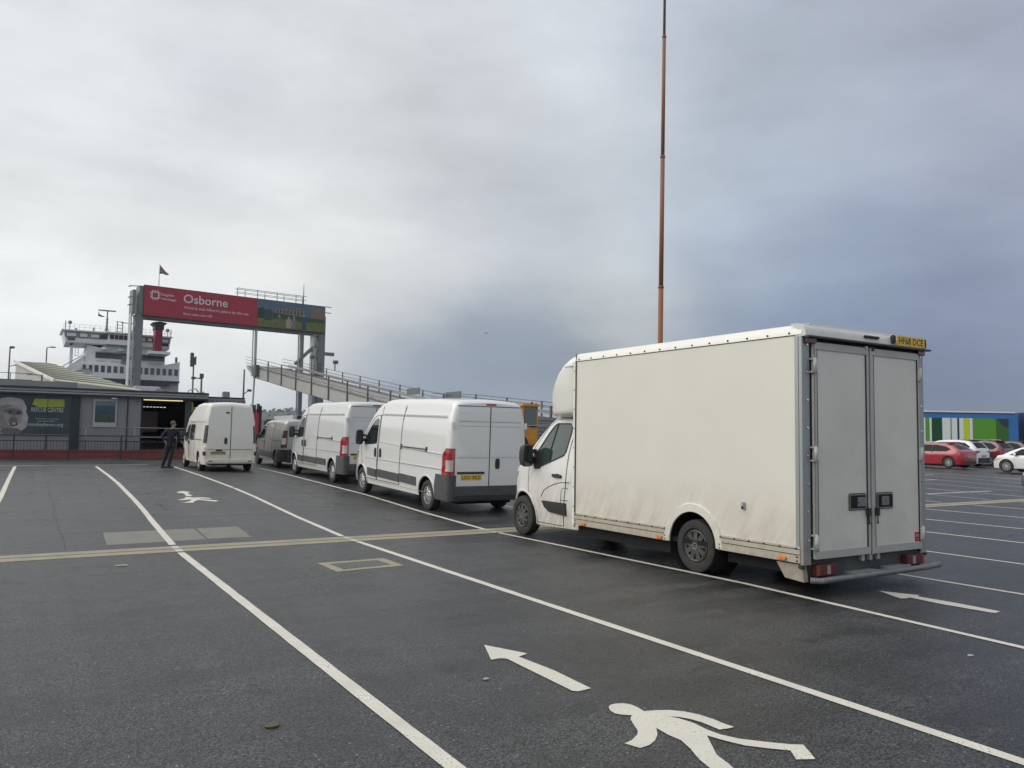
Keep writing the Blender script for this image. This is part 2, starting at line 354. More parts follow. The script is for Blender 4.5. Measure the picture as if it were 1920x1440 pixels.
def make_wheel(parent, x, y, R, w, side, style, name='wheel'):
    """side -1 left, +1 right (outer face direction)"""
    mb = MB(); mb.smooth = True; h = w/2; ri = R*.62
    mb.lathe([(-h*.7, ri), (-h*.95, ri+.02), (-h, R*.86), (-h*.85, R*.975), (-h*.5, R), (h*.5, R), (h*.85, R*.975), (h, R*.86), (h*.95, ri+.02), (h*.55, ri-.005), (-h*.7, ri)], 40)
    mb.smooth = False
    for q in (-.35, 0, .35): mb.lathe([(h*q-.005, R+.0005), (h*q-.004, R+.003), (h*q+.004, R+.003), (h*q+.005, R+.0005)], 40)
    mb.lathe([(-h*.6, .001), (-h*.6, ri)], 24)
    wh = mb.build(name, rubber, parent, loc=(x, y, R)); shade_auto(wh, 40)
    mb = MB(); o = side*h*.72; sd = side
    m0 = hub_dark if style in ('dark', 'plain') else hub_silver
    rr = ri*.97
    if style == 'dark':
        mb.m = 1; mb.lathe([(o-sd*.055, .001), (o-sd*.055, rr)], 32); mb.m = 0
        mb.lathe([(o-sd*.05, rr+.004), (o+sd*.012, rr), (o+sd*.018, rr*.95), (o+sd*.004, rr*.86), (o-sd*.05, rr*.86)], 40)
        for k in range(9):
            a = 2*pi*k/9+.2; c_, s_ = cos(a), sin(a)
            for da, w_ in ((-.13, .026), (.13, .026)):
                p0 = (o+sd*.008, .05*cos(a+da*2), .05*sin(a+da*2)); p1 = (o+sd*.002, rr*.88*cos(a+da*.75), rr*.88*sin(a+da*.75)); mb.bar(p0, p1, .02 if False else .030, .03)
        mb.lathe([(o-sd*.02, .075), (o+sd*.018, .07), (o+sd*.022, .001)], 24)
        mb.m = 2; mb.lathe([(o+sd*.018, .044), (o+sd*.028, .042), (o+sd*.028, .034), (o+sd*.018, .033)], 24)
        for k in range(5): a = 2*pi*k/5+.5; mb.cyl((o-sd*.05, .10*cos(a), .10*sin(a)), (o-sd*.02, .10*cos(a), .10*sin(a)), .013, n=6)
        mats = [hub_dark, dark, chrome]
    elif style == 'steel':
        mb.m = 1; mb.lathe([(o-sd*.06, .001), (o-sd*.06, rr)], 24); mb.m = 0
        mb.lathe([(o-sd*.05, rr+.004), (o+sd*.012, rr), (o+sd*.012, rr*.93), (o-sd*.03, rr*.86), (o-sd*.05, rr*.86)], 32)
        n = 10
        for k in range(n):
            a = 2*pi*k/n; mb.bar((o+sd*.004, .09*cos(a), .09*sin(a)), (o-sd*.02, rr*.88*cos(a), rr*.88*sin(a)), .030, .02)
        mb.lathe([(o-sd*.02, rr*.62), (o+sd*.016, rr*.46), (o+sd*.02, .05), (o+sd*.03, .04), (o+sd*.03, .001)], 24)
        mb.m = 1
        for k in range(5): a = 2*pi*k/5; mb.cyl((o, .075*cos(a), .075*sin(a)), (o+sd*.024, .075*cos(a), .075*sin(a)), .012, n=6)
        mats = [hub_silver, dark]
    else:                                              # alloy
        mb.m = 1; mb.lathe([(o-sd*.06, .001), (o-sd*.06, rr)], 24); mb.m = 0
        mb.lathe([(o-sd*.05, rr+.004), (o+sd*.012, rr), (o+sd*.012, rr*.92), (o-sd*.05, rr*.9)], 32)
        n = 10 if style == 'alloy' else 5
        for k in range(n):
            a = 2*pi*k/n; mb.bar((o+sd*.01, .03*cos(a), .03*sin(a)), (o, rr*.93*cos(a), rr*.93*sin(a)), .028, .03)
        mb.lathe([(o-sd*.02, .06), (o+sd*.02, .055), (o+sd*.02, .001)], 16)
        mats = [hub_silver if style != 'alloy_dark' else hub_dark, dark]
    r_ = mb.build('hubcap' if style in ('dark', 'steel') else 'rim', mats, wh); shade_auto(r_, 40)
    return wh
def arch_cutter(x0, x1, y, z, r):
    mb = MB(); mb.m = 0; mb.cyl((x0, y, z), (x1, y, z), r, n=40); o = mb.build('cutter', dark); return o
def plate(parent, txt, x, y, z, w=.52, h=.111, m=None, tilt=0, hidden=False, th=.07):
    mb = MB(); mb.box(-w/2, -.006, 0, w/2, 0, h); o = mb.build('number_plate', m or plate_yellow, parent, loc=(x, y, z), bevel=.002)
    if txt: text(txt, th, ink, o, (-w*.44, -.0075, (h-th)/2), width=w*.88, bold=.012, depth=.001, name='lettering')
    return o
def wrap_pts(sh, z, ystart, xend, s, off, yr, rc=.10, n=6):
    """points along side skin from y=ystart back round the rear corner to x=xend on the rear face"""
    P = []; X = sh.sx(ystart, z)+off
    xs = sh.sx(yr+rc, z)+off
    P.append((s*X, ystart, z)); P.append((s*xs, yr+rc, z))
    for k in range(1, n+1):
        a = k/n*pi/2; P.append((s*(xs-rc+rc*cos(a)), yr+rc-(rc+off)*sin(a), z))
    P.append((s*min(xend, xs-rc-.002), yr-off, z))
    return P
def wrap_band(sh, zs, ystart, xend, s, yr, m, name, parent, off=.012, rc=.10, inner=-.03, yfun=None):
    mb = MB(); R = []
    for z in zs:
        ys_ = ystart if yfun is None else yfun(z)
        a = wrap_pts(sh, z, ys_, xend, s, off, yr, rc); b = wrap_pts(sh, z, ys_, xend, s, inner, yr, rc)
        R.append(a+b[::-1])
    mb.loft(R, True, True); o = mb.build(name, m, parent); return shade_auto(o, 40)
def mirror(parent, sh, y, z, s, m=black_plastic, h=.34, w=.2, arm=.12, mcase=None):
    x = sh.sx(y, z); mb = MB(); o = None
    cx = s*(x+arm+w/2)
    rings = []
    for k, (dy, sc_) in enumerate(((-.055, .8), (-.05, .96), (-.02, 1), (.04, .95), (.08, .75), (.1, .45))):
        ring = []
        for j in range(16):
            a = 2*pi*j/16; ex = .5
            cxx = abs(cos(a))**ex*(1 if cos(a) >= 0 else -1); szz = abs(sin(a))**ex*(1 if sin(a) >= 0 else -1)
            ring.append((cx+cxx*w/2*sc_, y+dy, z+szz*h/2*sc_))
        rings.append(ring)
    mb.smooth = True; mb.loft(rings, True, True); mb.smooth = False
    mb.bar((s*(x-.02), y+.03, z-h*.2), (cx-s*w*.3, y+.02, z-h*.2), .07, .07); mb.bar((s*(x-.02), y+.03, z+h*.12), (cx-s*w*.3, y+.02, z+h*.12), .05, .05)
    o = mb.build('wing_mirror', mcase or m, parent)
    g = MB(); g.box(cx-w*.4, y-.062, z-h*.38, cx+w*.4, y-.056, z+h*.4); g.build('mirror_glass', glass, o, bevel=.002)
    return o

def van_common(t, sh, P):
    """shell with wheel arches, wheels, side glass, lamps, doors, mirrors from a parameter set"""
    pm = P['paint']; yr = P['yr']
    ys = refine(sh.top, [a for a, b in sh.plan])
    body = sh.mb(ys).build('body', [pm, dark], t)
    R = P['R']; ax = [0, P['wb']]; hw = P['hw']
    cs = []
    for y in ax:
        for s in (-1, 1): cs.append(arch_cutter(s*(hw-.36), s*(hw+.2), y, R+.01, R+P.get('arch', .065)))
    bool_diff(body, cs); shade_auto(body, 32)
    for y in ax:
        for s in (-1, 1): make_wheel(t, s*(hw-P['ww']/2-.03), y, R, P['ww'], s, P['wheel'])
    und = MB(); und.box(-hw+.35, yr+.15, .22, hw-.35, P['yf']-.3, sh.zb+.1)
    for y in ax: und.cyl((-hw+.3, y, R), (hw-.3, y, R), .06)
    und.build('chassis', dark, t)
    return body

# ------------------------------------------------------------------ large panel vans (two alike)
DUC_TOP = [(-1.04, 2.41), (-1.0, 2.45), (-.8, 2.49), (0, 2.52), (2.3, 2.52), (2.7, 2.50), (3.0, 2.44), (3.2, 2.36), (3.45, 2.17), (3.75, 1.89), (4.05, 1.59), (4.25, 1.38), (4.36, 1.28), (4.6, 1.19), (4.78, 1.09), (4.9, .96), (4.97, .8), (5.01, .6), (5.02, .5)]
DUC_PLAN = [(-1.04, .915), (-1.03, .95), (-1.0, .985), (-.95, 1.01), (-.85, 1.022), (0, 1.025), (3.9, 1.02), (4.3, 1.0), (4.6, .94), (4.8, .84), (4.92, .72), (4.99, .58), (5.02, .5)]
DUC_PROF = [(.25, .965), (.45, .99), (.7, 1.0), (.95, 1.0), (1.0, .99), (1.35, .99), (1.4, .978), (1.8, .952), (2.05, .925), (2.12, .912), (2.14, .90), (2.3, .865), (2.5, .78)]
def make_large_van(name, label, paint, txt, group, loc, rotx, chevrons=False, brake=red_lens):
    t = thing(name, label, 'van', loc, 0, group, rotx)
    sh = Shell(DUC_PLAN, DUC_TOP, DUC_PROF, .30, r=.16, crown=.035)
    hw = 1.025; yr = -1.04
    body = van_common(t, sh, dict(paint=paint, yr=yr, R=.34, wb=4.035, hw=hw, ww=.215, yf=5.0, wheel='steel', arch=.075))
    for s in (-1, 1):
        # cab door with its glass, handle and outline
        dz = .44
        door = side_patch(sh, [(2.95, dz), (2.95, 2.10), (3.2, 2.08), (3.42, 1.98), (4.1, 1.34), (4.12, 1.2), (4.05, 1.0), (3.95, .78), (3.78, .6), (3.6, dz)], s, .004).build('cab_door', paint, t); shade_auto(door, 30)
        side_patch(sh, [(3.02, 1.36), (3.02, 1.98), (3.1, 2.02), (3.34, 1.95), (3.88, 1.45), (3.86, 1.3)], s, .009).build('window', glass, door)
        side_line(sh, [(3.62, 1.32), (3.55, 1.75)], s, .012, off=.008).build('window_bar', black_plastic, door)
        side_line(sh, [(2.95, dz), (2.95, 2.10), (3.2, 2.08), (3.42, 1.98), (4.1, 1.34), (4.12, 1.2), (4.05, 1.0), (3.95, .78), (3.78, .6), (3.6, dz), (2.95, dz)], s, .009, off=.003).build('door_gap', gap, door)
        for y in (3.08, ): side_patch(sh, [(y-.035, 1.02), (y-.05, 1.08), (y-.05, 1.18), (y-.03, 1.25), (y+.03, 1.25), (y+.05, 1.18), (y+.05, 1.08), (y+.035, 1.02)], s, .03).build('handle', black_plastic, door, bevel=.006)
        # load door
        sl = side_patch(sh, [(1.52, .44), (1.52, 2.06), (2.90, 2.06), (2.90, .44)], s, .0035).build('side_door', paint, t); shade_auto(sl, 30)
        side_line(sh, [(1.52, .44), (1.52, 2.42), (2.90, 2.42), (2.90, .44), (1.52, .44)], s, .008, off=.003).build('door_gap', gap, sl)
        side_patch(sh, [(2.715, 1.02), (2.70, 1.08), (2.70, 1.18), (2.72, 1.25), (2.78, 1.25), (2.80, 1.18), (2.80, 1.08), (2.785, 1.02)], s, .03).build('handle', black_plastic, sl, bevel=.006)
        # slide rail behind the load door
        rl = side_patch(sh, [(.05, 1.325), (.05, 1.40), (1.50, 1.40), (1.50, 1.325)], s, .010).build('slide_rail', alu, t)
        side_patch(sh, [(.10, 1.35), (.10, 1.375), (1.42, 1.375), (1.42, 1.35)], s, .015).build('rail_slot', gap, rl)
        for y in (.06, 1.45): side_patch(sh, [(y-.03, 1.31), (y-.03, 1.42), (y+.04, 1.42), (y+.04, 1.31)], s, .018).build('rail_cap', black_plastic, rl)
        # pressed swage lines
        cr = MB()
        for pts in ([(-.75, 2.10), (2.88, 2.10)], [(-.75, 2.14), (2.88, 2.14)], [(-.7, 1.25), (.02, 1.27)], [(-.7, .98), (3.9, .98)], [(-.7, 1.30), (2.9, 1.42)]):
            side_line(sh, pts, s, .011, cr)
        cr.build('swage_line', paint, t)
        c2 = MB(); side_line(sh, [(-.7, 1.284), (.02, 1.30), (1.5, 1.36), (2.9, 1.405)], s, .007, c2, .003); side_line(sh, [(-.7, .962), (3.8, .962)], s, .007, c2, .003); side_line(sh, [(.02, .50), (.1, .40), (3.5, .40)], s, .006, c2, .003); c2.build('crease_shade_line', crease, t)  # grey tubes paint in the shade along the body creases
        c3 = MB(); side_line(sh, [(.62, 2.42), (2.95, 2.42)], s, .006, c3, .003); c3.build('roof_seam', gap, t)
        g = MB(); side_line(sh, [(-.78, 2.115), (2.9, 2.115)], s, .005, g, .004); g.build('gutter', gap, t)
        # rubbing strips
        for y0, y1 in ((.55, 1.5), (1.54, 2.88), (2.97, 3.56)):
            side_patch(sh, [(y0, .50), (y0, .70), (y1, .72), (y1, .52)], s, .022).build('rubbing_strip', grey_plastic, t, bevel=.006)
        # wheel arch lips
        for y in (0, 4.035):
            lip = MB(); P = []
            for k in range(17):
                a = pi*k/16; yy = y+.43*cos(a); zz = .35+.43*sin(a); P.append((s*(sh.sx(yy, zz)+.004), yy, zz))
            lip.tube(P, .018, 6); lip.build('arch_lip', paint, t)
        # lamps, bumper corners
        yf = lambda z: -1.04+.13+.14*min(1, (1.46-z)/.18)
        lp = wrap_band(sh, [.86+.05*k for k in range(12)]+[1.44], -.8, .86, s, yr, brake, 'tail_lamp', t, .016, yfun=yf)
        wrap_band(sh, [.94, 1.0, 1.1, 1.18], -.93, .90, s, yr, clear_lens, 'reversing_lens', lp, .021)
        wrap_band(sh, [.30, .4, .5, .6, .7, .82, .86], -.43, .82, s, yr, grey_plastic, 'bumper_corner', t, .02, yfun=lambda z: -.43-max(0, z-.6)*.25)
        mirror(t, sh, 3.83, 1.50, s, h=.40, w=.2, arm=.09)
        hg = MB(); hg.box(s*.93-.03, yr-.03, 1.88, s*.93+.03, yr+.02, 2.02); hg.build('hinge', paint, t, bevel=.008)
    # rear doors
    for s in (-1, 1):
        d = MB(); x0, x1 = (.008, .855)
        d.prism([(s*x0, .62), (s*x1, .62), (s*.855, 1.4), (s*.81, 2.30), (s*.79, 2.34), (s*x0, 2.36)], yr-.014, yr+.03, 'y')
        d_ = d.build('rear_door', paint, t, bevel=.006)
        q = MB()
        for z in (2.03, 1.93, 1.24): q.tube([(s*.03, yr-.014, z), (s*.80, yr-.014, z)], .007, 4)
        q.build('swage_line', crease, d_)  # door swages coloured darker grey to stand for their shade
        q = MB(); q.prism([(s*.05, 1.95), (s*.78, 1.95), (s*.80, 1.27), (s*.05, 1.27)], yr-.0175, yr-.012, 'y'); q.build('recess_panel', paint, d_, bevel=.002)
        q = MB(); q.prism([(s*.05, 2.28), (s*.76, 2.28), (s*.775, 2.05), (s*.05, 2.05)], yr-.0175, yr-.012, 'y'); q.build('recess_panel', paint, d_, bevel=.002)
    q = MB(); q.bar((0, yr-.012, .62), (0, yr-.012, 2.36), .012, .012); q.bar((-.82, yr-.004, 2.372), (.82, yr-.004, 2.372), .014, .014); q.build('door_gap', gap, t)
    q = MB(); q.prism([(.16, 1.0), (.15, 1.05), (.15, 1.17), (.17, 1.22), (.24, 1.22), (.26, 1.17), (.26, 1.05), (.25, 1.0)], yr-.035, yr, 'y'); q.build('handle', black_plastic, t, bevel=.006)
    q = MB(); q.box(-.80, yr-.03, .885, -.12, yr, .935); q.build('plate_lamp_bar', black_plastic, t, bevel=.006)
    plate(t, txt, -.45, yr-.015, .755, th=.075)
    q = MB(); q.prism([(-.86, .30), (-.87, .62), (.87, .62), (.86, .30)], yr-.05, yr+.03, 'y'); q.build('rear_bumper', grey_plastic, t, bevel=.015)
    q = MB(); q.box(-.86, yr-.09, .30, .86, yr-.04, .42); q.build('bumper_step', black_plastic, t, bevel=.015)
    q = MB(); q.box(-.02+.02, yr-.012, 2.395, .26, yr+.05, 2.435); q.build('brake_lamp', brake, t, bevel=.005, loc=(-.12, 0, 0))
    # windscreen, bonnet line, headlamps
    top_patch(sh, 3.12, 4.28, .80, .93).build('windscreen', glass, t)
    for s in (-1, 1):
        side_patch(sh, [(4.3, 1.12), (4.75, 1.0), (4.85, .85), (4.4, .95)], s, .01).build('headlamp', clear_lens, t)
    q = MB(); q.box(-.8, 4.86, .3, .8, 5.06, .62); q.build('front_bumper', grey_plastic, t, bevel=.05)
    if chevrons:
        e = MB()
        for dz in (0, .055): e.bar((-.42, yr-.02, 1.02+dz), (-.32, yr-.02, 1.07+dz), .012, .022); e.bar((-.22, yr-.02, 1.02+dz), (-.32, yr-.02, 1.07+dz), .012, .022)
        e.build('chevron_badge', chrome, t)
    return t
make_large_van('panel_van', 'clean white long panel van with dark bumper corners, parked directly ahead of the box truck', white_paint, 'LD21 RKZ', 'vans queuing nose to tail', (7.83+1.02, 16.28, gz(16.3)), .0295)
make_large_van('panel_van', 'silvery white panel van with chevron badge on its rear door, second before the box truck', silver_paint, 'HF18 VDX', 'vans queuing nose to tail', (8.28+1.02, 24.02, gz(24)), .016, True)

# ------------------------------------------------------------------ small van with dark grey rear corners
def make_small_van():
    t = thing('small_van', 'small grey low-roofed van half hidden behind the silver van', 'van', (8.8+.93, 32.4, gz(32.4)), 0, 'vans queuing nose to tail', .012)
    top = [(-.93, 1.84), (-.88, 1.89), (-.7, 1.92), (.5, 1.94), (1.6, 1.92), (2.0, 1.86), (2.3, 1.74), (2.7, 1.48), (3.0, 1.25), (3.15, 1.15), (3.45, 1.04), (3.65, .88), (3.78, .62), (3.8, .5)]
    plan = [(-.93, .80), (-.90, .87), (-.83, .93), (-.5, .945), (2.6, .94), (3.1, .91), (3.45, .82), (3.65, .68), (3.8, .45)]
    prof = [(.25, .96), (.5, 1), (.9, 1), (1.1, .985), (1.2, .965), (1.6, .89), (1.9, .80)]
    sh = Shell(plan, top, prof, .28, r=.16, crown=.03)
    van_common(t, sh, dict(paint=grey_paint, yr=-.93, R=.325, wb=3.0, hw=.945, ww=.2, yf=3.8, wheel='dark'))
    for s in (-1, 1):
        d = side_patch(sh, [(1.72, .42), (1.72, 1.76), (2.1, 1.72), (2.9, 1.2), (2.92, .9), (2.75, .6), (2.55, .42)], s, .004).build('cab_door', grey_paint, t)
        side_patch(sh, [(1.80, 1.16), (1.86, 1.70), (2.1, 1.66), (2.72, 1.22), (2.7, 1.14)], s, .009).build('window', glass, d)
        side_line(sh, [(1.72, .42), (1.72, 1.76), (2.1, 1.72), (2.9, 1.2), (2.92, .9), (2.75, .6), (2.55, .42)], s, .006, off=.003).build('door_gap', gap, d)
        side_line(sh, [(1.84, 1.02), (1.98, 1.03)], s, .018, off=.02).build('handle', black_plastic, d)
        side_line(sh, [(.5, .42), (.5, 1.8), (1.66, 1.8), (1.66, .42)], s, .006, off=.002).build('door_gap', gap, t)
        side_line(sh, [(1.50, 1.02), (1.62, 1.03)], s, .018, off=.02).build('handle', black_plastic, t)
        side_line(sh, [(-.72, 1.08), (.45, 1.08)], s, .012, off=.002).build('slide_rail', black_plastic, t)
        side_line(sh, [(-.6, 1.17), (1.7, 1.17), (2.9, 1.12)], s, .012).build('swage_line', grey_paint, t)
        side_patch(sh, [(.45, .36), (.45, .62), (2.5, .66), (2.5, .40)], s, .015).build('rubbing_strip', grey_plastic, t)
        lp = wrap_band(sh, [.82, .95, 1.1, 1.25, 1.40], -.83, .72, s, -.93, dull_red_lens, 'tail_lamp', t, .014, rc=.08)
        wrap_band(sh, [.95, 1.05, 1.2], -.84, .77, s, -.93, clear_lens, 'reversing_lens', lp, .019, rc=.08)
        wrap_band(sh, [1.41, 1.5], -.83, .72, s, -.93, black_plastic, 'lamp_cap', t, .014, rc=.08)
        wrap_band(sh, [.26, .4, .6, .74], -.45, .3, s, -.93, black_plastic, 'bumper_corner', t, .03, rc=.08)
        mirror(t, sh, 2.62, 1.22, s, h=.2, w=.2, arm=.05)
        q = MB(); q.prism([(s*.01, .75), (s*.74, .75), (s*.70, 1.72), (s*.01, 1.76)], -.945, -.9, 'y'); d = q.build('rear_door', grey_paint, t, bevel=.006)
        q = MB(); q.prism([(s*.06, 1.16), (s*.66, 1.16), (s*.62, 1.66), (s*.06, 1.68)], -.952, -.94, 'y'); q.build('recess_panel', grey_paint, d)
    q = MB(); q.box(-.8, -1.0, .26, .8, -.9, .74); q.build('rear_bumper', black_plastic, t, bevel=.03)
    top_patch(sh, 2.05, 3.02, .72, .82).build('windscreen', glass, t)
    return t
make_small_van()

# ------------------------------------------------------------------ old high-roof van standing alone in its lane
def make_high_roof_van():
    t = thing('high_roof_van', 'grubby cream-white high roof van seen from behind, beside the walking man', 'van', (5.5+.95, 30.55, gz(30.5)), 0, None, .012)
    top = [(-.85, 2.36), (-.80, 2.42), (-.5, 2.47), (.8, 2.48), (1.4, 2.44), (1.9, 2.30), (2.3, 2.08), (2.55, 1.88), (2.9, 1.58), (3.2, 1.28), (3.45, 1.12), (3.65, .98), (3.78, .75), (3.82, .5)]
    plan = [(-.85, .80), (-.82, .87), (-.75, .93), (-.4, .95), (2.7, .95), (3.2, .91), (3.5, .80), (3.7, .64), (3.82, .48)]
    prof = [(.25, .94), (.5, .985), (.75, 1), (1.0, 1), (1.15, .985), (1.25, .975), (1.75, .92), (1.80, .93), (1.86, .93), (1.9, .905), (2.4, .79)]
    sh = Shell(plan, top, prof, .28, r=.12, crown=.04)
    van_common(t, sh, dict(paint=cream_paint, yr=-.85, R=.325, wb=3.1, hw=.95, ww=.2, yf=3.8, wheel='steel'))
    for s in (-1, 1):
        d = side_patch(sh, [(1.86, .42), (1.86, 1.72), (2.3, 1.74), (3.0, 1.2), (3.0, .9), (2.8, .6), (2.6, .42)], s, .004).build('cab_door', cream_paint, t)
        side_patch(sh, [(1.93, 1.12), (1.95, 1.66), (2.3, 1.66), (2.86, 1.2), (2.8, 1.05), (2.3, 1.0)], s, .009).build('window', glass, d)
        side_line(sh, [(1.86, .42), (1.86, 1.72), (2.3, 1.74), (3.0, 1.2), (3.0, .9), (2.8, .6)], s, .006, off=.003).build('door_gap', gap, d)
        side_line(sh, [(1.94, .93), (1.94, 1.05)], s, .025, off=.015).build('handle', black_plastic, d)
        side_patch(sh, [(.95, 1.10), (.98, 1.68), (1.76, 1.68), (1.78, 1.2), (1.6, 1.08)], s, .009).build('window', glass, t)
        side_line(sh, [(-.55, 1.13), (.9, 1.13)], s, .014, off=.004).build('slide_rail', black_plastic, t)
        side_line(sh, [(.8, .40), (.8, 1.74), (1.82, 1.74), (1.82, .40)], s, .006, off=.003).build('door_gap', gap, t)
        side_line(sh, [(1.76, .93), (1.76, 1.05)], s, .025, off=.015).build('handle', black_plastic, t)
        side_line(sh, [(-.7, 1.80), (2.2, 1.80)], s, .022, off=.002).build('roof_joint', cream_paint, t)
        side_line(sh, [(-.4, .82), (2.6, .82)], s, .010).build('swage_line', cream_paint, t)
        wrap_band(sh, [1.04, 1.15, 1.3, 1.45, 1.6, 1.66], -.76, .83, s, -.85, mat('smoked_lens', (.05, .035, .035), .2, coat=1), 'tail_lamp', t, .014, rc=.07)
        wrap_band(sh, [.26, .35, .5, .7, .88], -.42, .80, s, -.85, cream_paint, 'bumper_corner', t, .03, rc=.07)
        wrap_band(sh, [.58, .65, .72], -.78, .84, s, -.85, dull_red_lens, 'reflector', t, .036, rc=.07)
        mirror(t, sh, 2.72, 1.30, s, h=.24, w=.2, arm=.05)
        q = MB(); q.prism([(s*.008, .46), (s*.79, .46), (s*.80, 1.2), (s*.77, 1.9), (s*.70, 2.30), (s*.008, 2.36)], -.862, -.8, 'y'); d = q.build('rear_door', cream_paint, t, bevel=.008)
        q = MB(); q.prism([(s*.05, 1.22), (s*.62, 1.24), (s*.70, 1.34), (s*.70, 1.96), (s*.62, 2.03), (s*.05, 2.03)], -.870, -.86, 'y'); q.build('recess_panel', cream_paint, d, bevel=.004)
        q = MB(); q.bar((s*.02, -.866, .80), (s*.76, -.866, .80), .01, .012); q.build('swage_line', gap, d)
    q = MB(); q.bar((0, -.862, .46), (0, -.862, 2.36), .012, .012); q.build('door_gap', gap, t)
    q = MB(); q.box(-.20, -.885, 2.11, -.07, -.86, 2.15); q.build('brake_lamp', ink, t)
    q = MB(); q.prism([(-.21, 1.0), (-.22, 1.05), (-.22, 1.17), (-.20, 1.22), (-.14, 1.22), (-.12, 1.17), (-.12, 1.05), (-.13, 1.0)], -.89, -.85, 'y'); q.build('handle', black_plastic, t, bevel=.006)
    q = MB(); q.box(-.50, -.885, .74, -.28, -.85, .80); q.build('plate_lamp_bar', black_plastic, t, bevel=.01)
    plate(t, 'WG05 KKJ', -.42, -.87, .62, m=plate_dirty, th=.08)
    q = MB(); q.box(-.85, -.95, .30, .85, -.83, .46); q.build('rear_bumper', cream_paint, t, bevel=.03)
    q = MB(); q.box(-.75, -.956, .37, -.62, -.94, .40); q.box(.62, -.956, .37, .75, -.94, .40); q.build('bumper_slot', ink, t)
    top_patch(sh, 2.35, 3.15, .72, .84).build('windscreen', glass, t)
    return t
make_high_roof_van()
# ------------------------------------------------------------------ box truck (low-floor body with a rounded pod over the cab)
def make_truck():
    t = thing('box_truck', 'big cream-white box truck with dirty lower sides and twin rear doors, nearest the camera', 'truck', (8.78, 7.66, 0), 0, None)
    HB = 1.20; Y0 = -1.74; Y1 = 2.62; ZB = .36; ZT = 3.11
    # side panels with arch cut-outs, corner-rounded roof capping
    for s in (-1, 1):
        p = MB(); p.box(s*(HB-.03), Y0+.04, ZB, s*HB, Y1, 2.97); o = p.build('side_panel', [panel_cream, dark], t)
        bool_diff(o, [arch_cutter(s*(HB-.2), s*(HB+.2), .0, .37, .435)])
        # arch flange
        f = MB(); R0, R1 = .425, .525; A = []; B = []
        prof = [(0, .37+0)]
        P = [(-1, -.02)]
        ang = [pi*k/24 for k in range(25)]
        inner = [(R0, 0)]+[]
        rings = []
        for a in ang:
            c_, z_ = cos(a), sin(a)
            rings.append([(s*HB, R0*c_, .37+R0*z_), (s*(HB+.022), R0*c_, .37+R0*z_), (s*(HB+.022), R1*c_*1.0, .37+R1*z_), (s*HB, (R1+.012)*c_, .37+(R1+.012)*z_)])
        f.loft(rings, True, True); f.build('arch_surround', mat('arch_white', (.72, .71, .64), .45, dirt=(.3, 1.0, (.42, .36, .27), 7, .8)), t)
        ins = MB(); ins.lathe([(s*(HB-.03), .436), (s*(HB-.45), .436), (s*(HB-.45), .001)], 32, (0, 0, .37)); ins.build('wheel_housing', dark, t)
        # lower rails in front of and behind the arch
        for a, b in ((Y0+.04, -.45), (.47, Y1)):
            r = MB(); r.box(s*HB, a, .36, s*(HB+.016), b, .545)
            rl = r.build('lower_rail', alu_dirty, t, bevel=.003)
            g = MB()
            for z in (.452, .515): g.box(s*(HB+.014), a+.005, z, s*(HB+.020), b-.005, z+.007)
            g.build('rail_groove', gap, rl)
            v = MB(); n = max(2, int((b-a)/.24))
            for k in range(n+1):
                y = a+.05+(b-a-.1)*k/n; v.cyl((s*(HB+.012), y, .525), (s*(HB+.024), y, .525), .011, n=8)
            for y in (a+.04, b-.04):
                for z in (.385, .43): v.cyl((s*(HB+.012), y, z), (s*(HB+.024), y, z), .010, n=8)
            v.build('rivets', dark, rl)
        for y in (2.36, .62, -1.46):
            m = MB(); m.cyl((s*(HB+.016), y-.03, .395), (s*(HB+.036), y-.03, .395), .025, n=12); m.cyl((s*(HB+.016), y+.03, .395), (s*(HB+.036), y+.03, .395), .025, n=12); m.box(s*(HB+.016), y-.03, .372, s*(HB+.034), y+.03, .418)
            m.build('side_marker', amber_lens, t, bevel=.004)
        # roof capping with rivets
        c = MB(); ring = []
        pr = [(HB-.16, ZT), (HB-.07, ZT-.008), (HB-.02, ZT-.035), (HB+.004, ZT-.08), (HB+.010, 2.975), (HB-.03, 2.975), (HB-.10, ZT-.08)]
        c.loft([[(s*x, y, z) for x, z in pr] for y in (Y0, Y1)], True, True); cp = c.build('roof_capping', mat('capping_white', (.78, .77, .72), .35, coat=.3, noise=(3, .03)), t); shade_auto(cp, 50)
        v = MB()
        for k in range(14): y = Y0+.17+k*.315; v.cyl((s*(HB+.0), y, 3.0), (s*(HB+.017), y, 3.0), .012, n=8)
        v.build('rivets', ink, cp)
        g = MB(); g.box(s*(HB+.0), Y0+.1, 2.966, s*(HB+.006), Y1, 2.974); g.build('capping_gap', gap, cp)
    r = MB(); r.box(-HB+.14, Y0, ZT-.03, HB-.14, Y1, ZT+.004); r.build('roof_panel', mat('capping_white', (.78, .77, .72), .35), t)
    fl = MB(); fl.box(-HB+.04, Y0+.1, ZB, HB-.04, Y1-.02, ZB+.06); fl.build('load_floor', dark, t)
    bk = MB(); bk.box(-HB+.03, Y1-.03, ZB+.06, HB-.03, Y1, 2.97); bk.build('bulkhead', panel_cream, t)
    # front corner strips
    for s in (-1, 1):
        q = MB(); q.box(s*(HB-.02), Y1-.012, .30, s*(HB+.012), Y1+.055, 2.93)
        o = q.build('corner_strip', mat('capping_white', (.78, .77, .72), .35), t, bevel=.012)
        v = MB()
        for k in range(9): v.cyl((s*(HB+.010), Y1+.02, .34+.31*k), (s*(HB+.018), Y1+.02, .34+.31*k), .009, n=6)
        v.build('rivets', gap, o)
        q = MB(); q.box(s*(HB+.002), Y1-.022, .34, s*(HB+.014), Y1-.013, 3.09); q.build('corner_gap', ink, t)
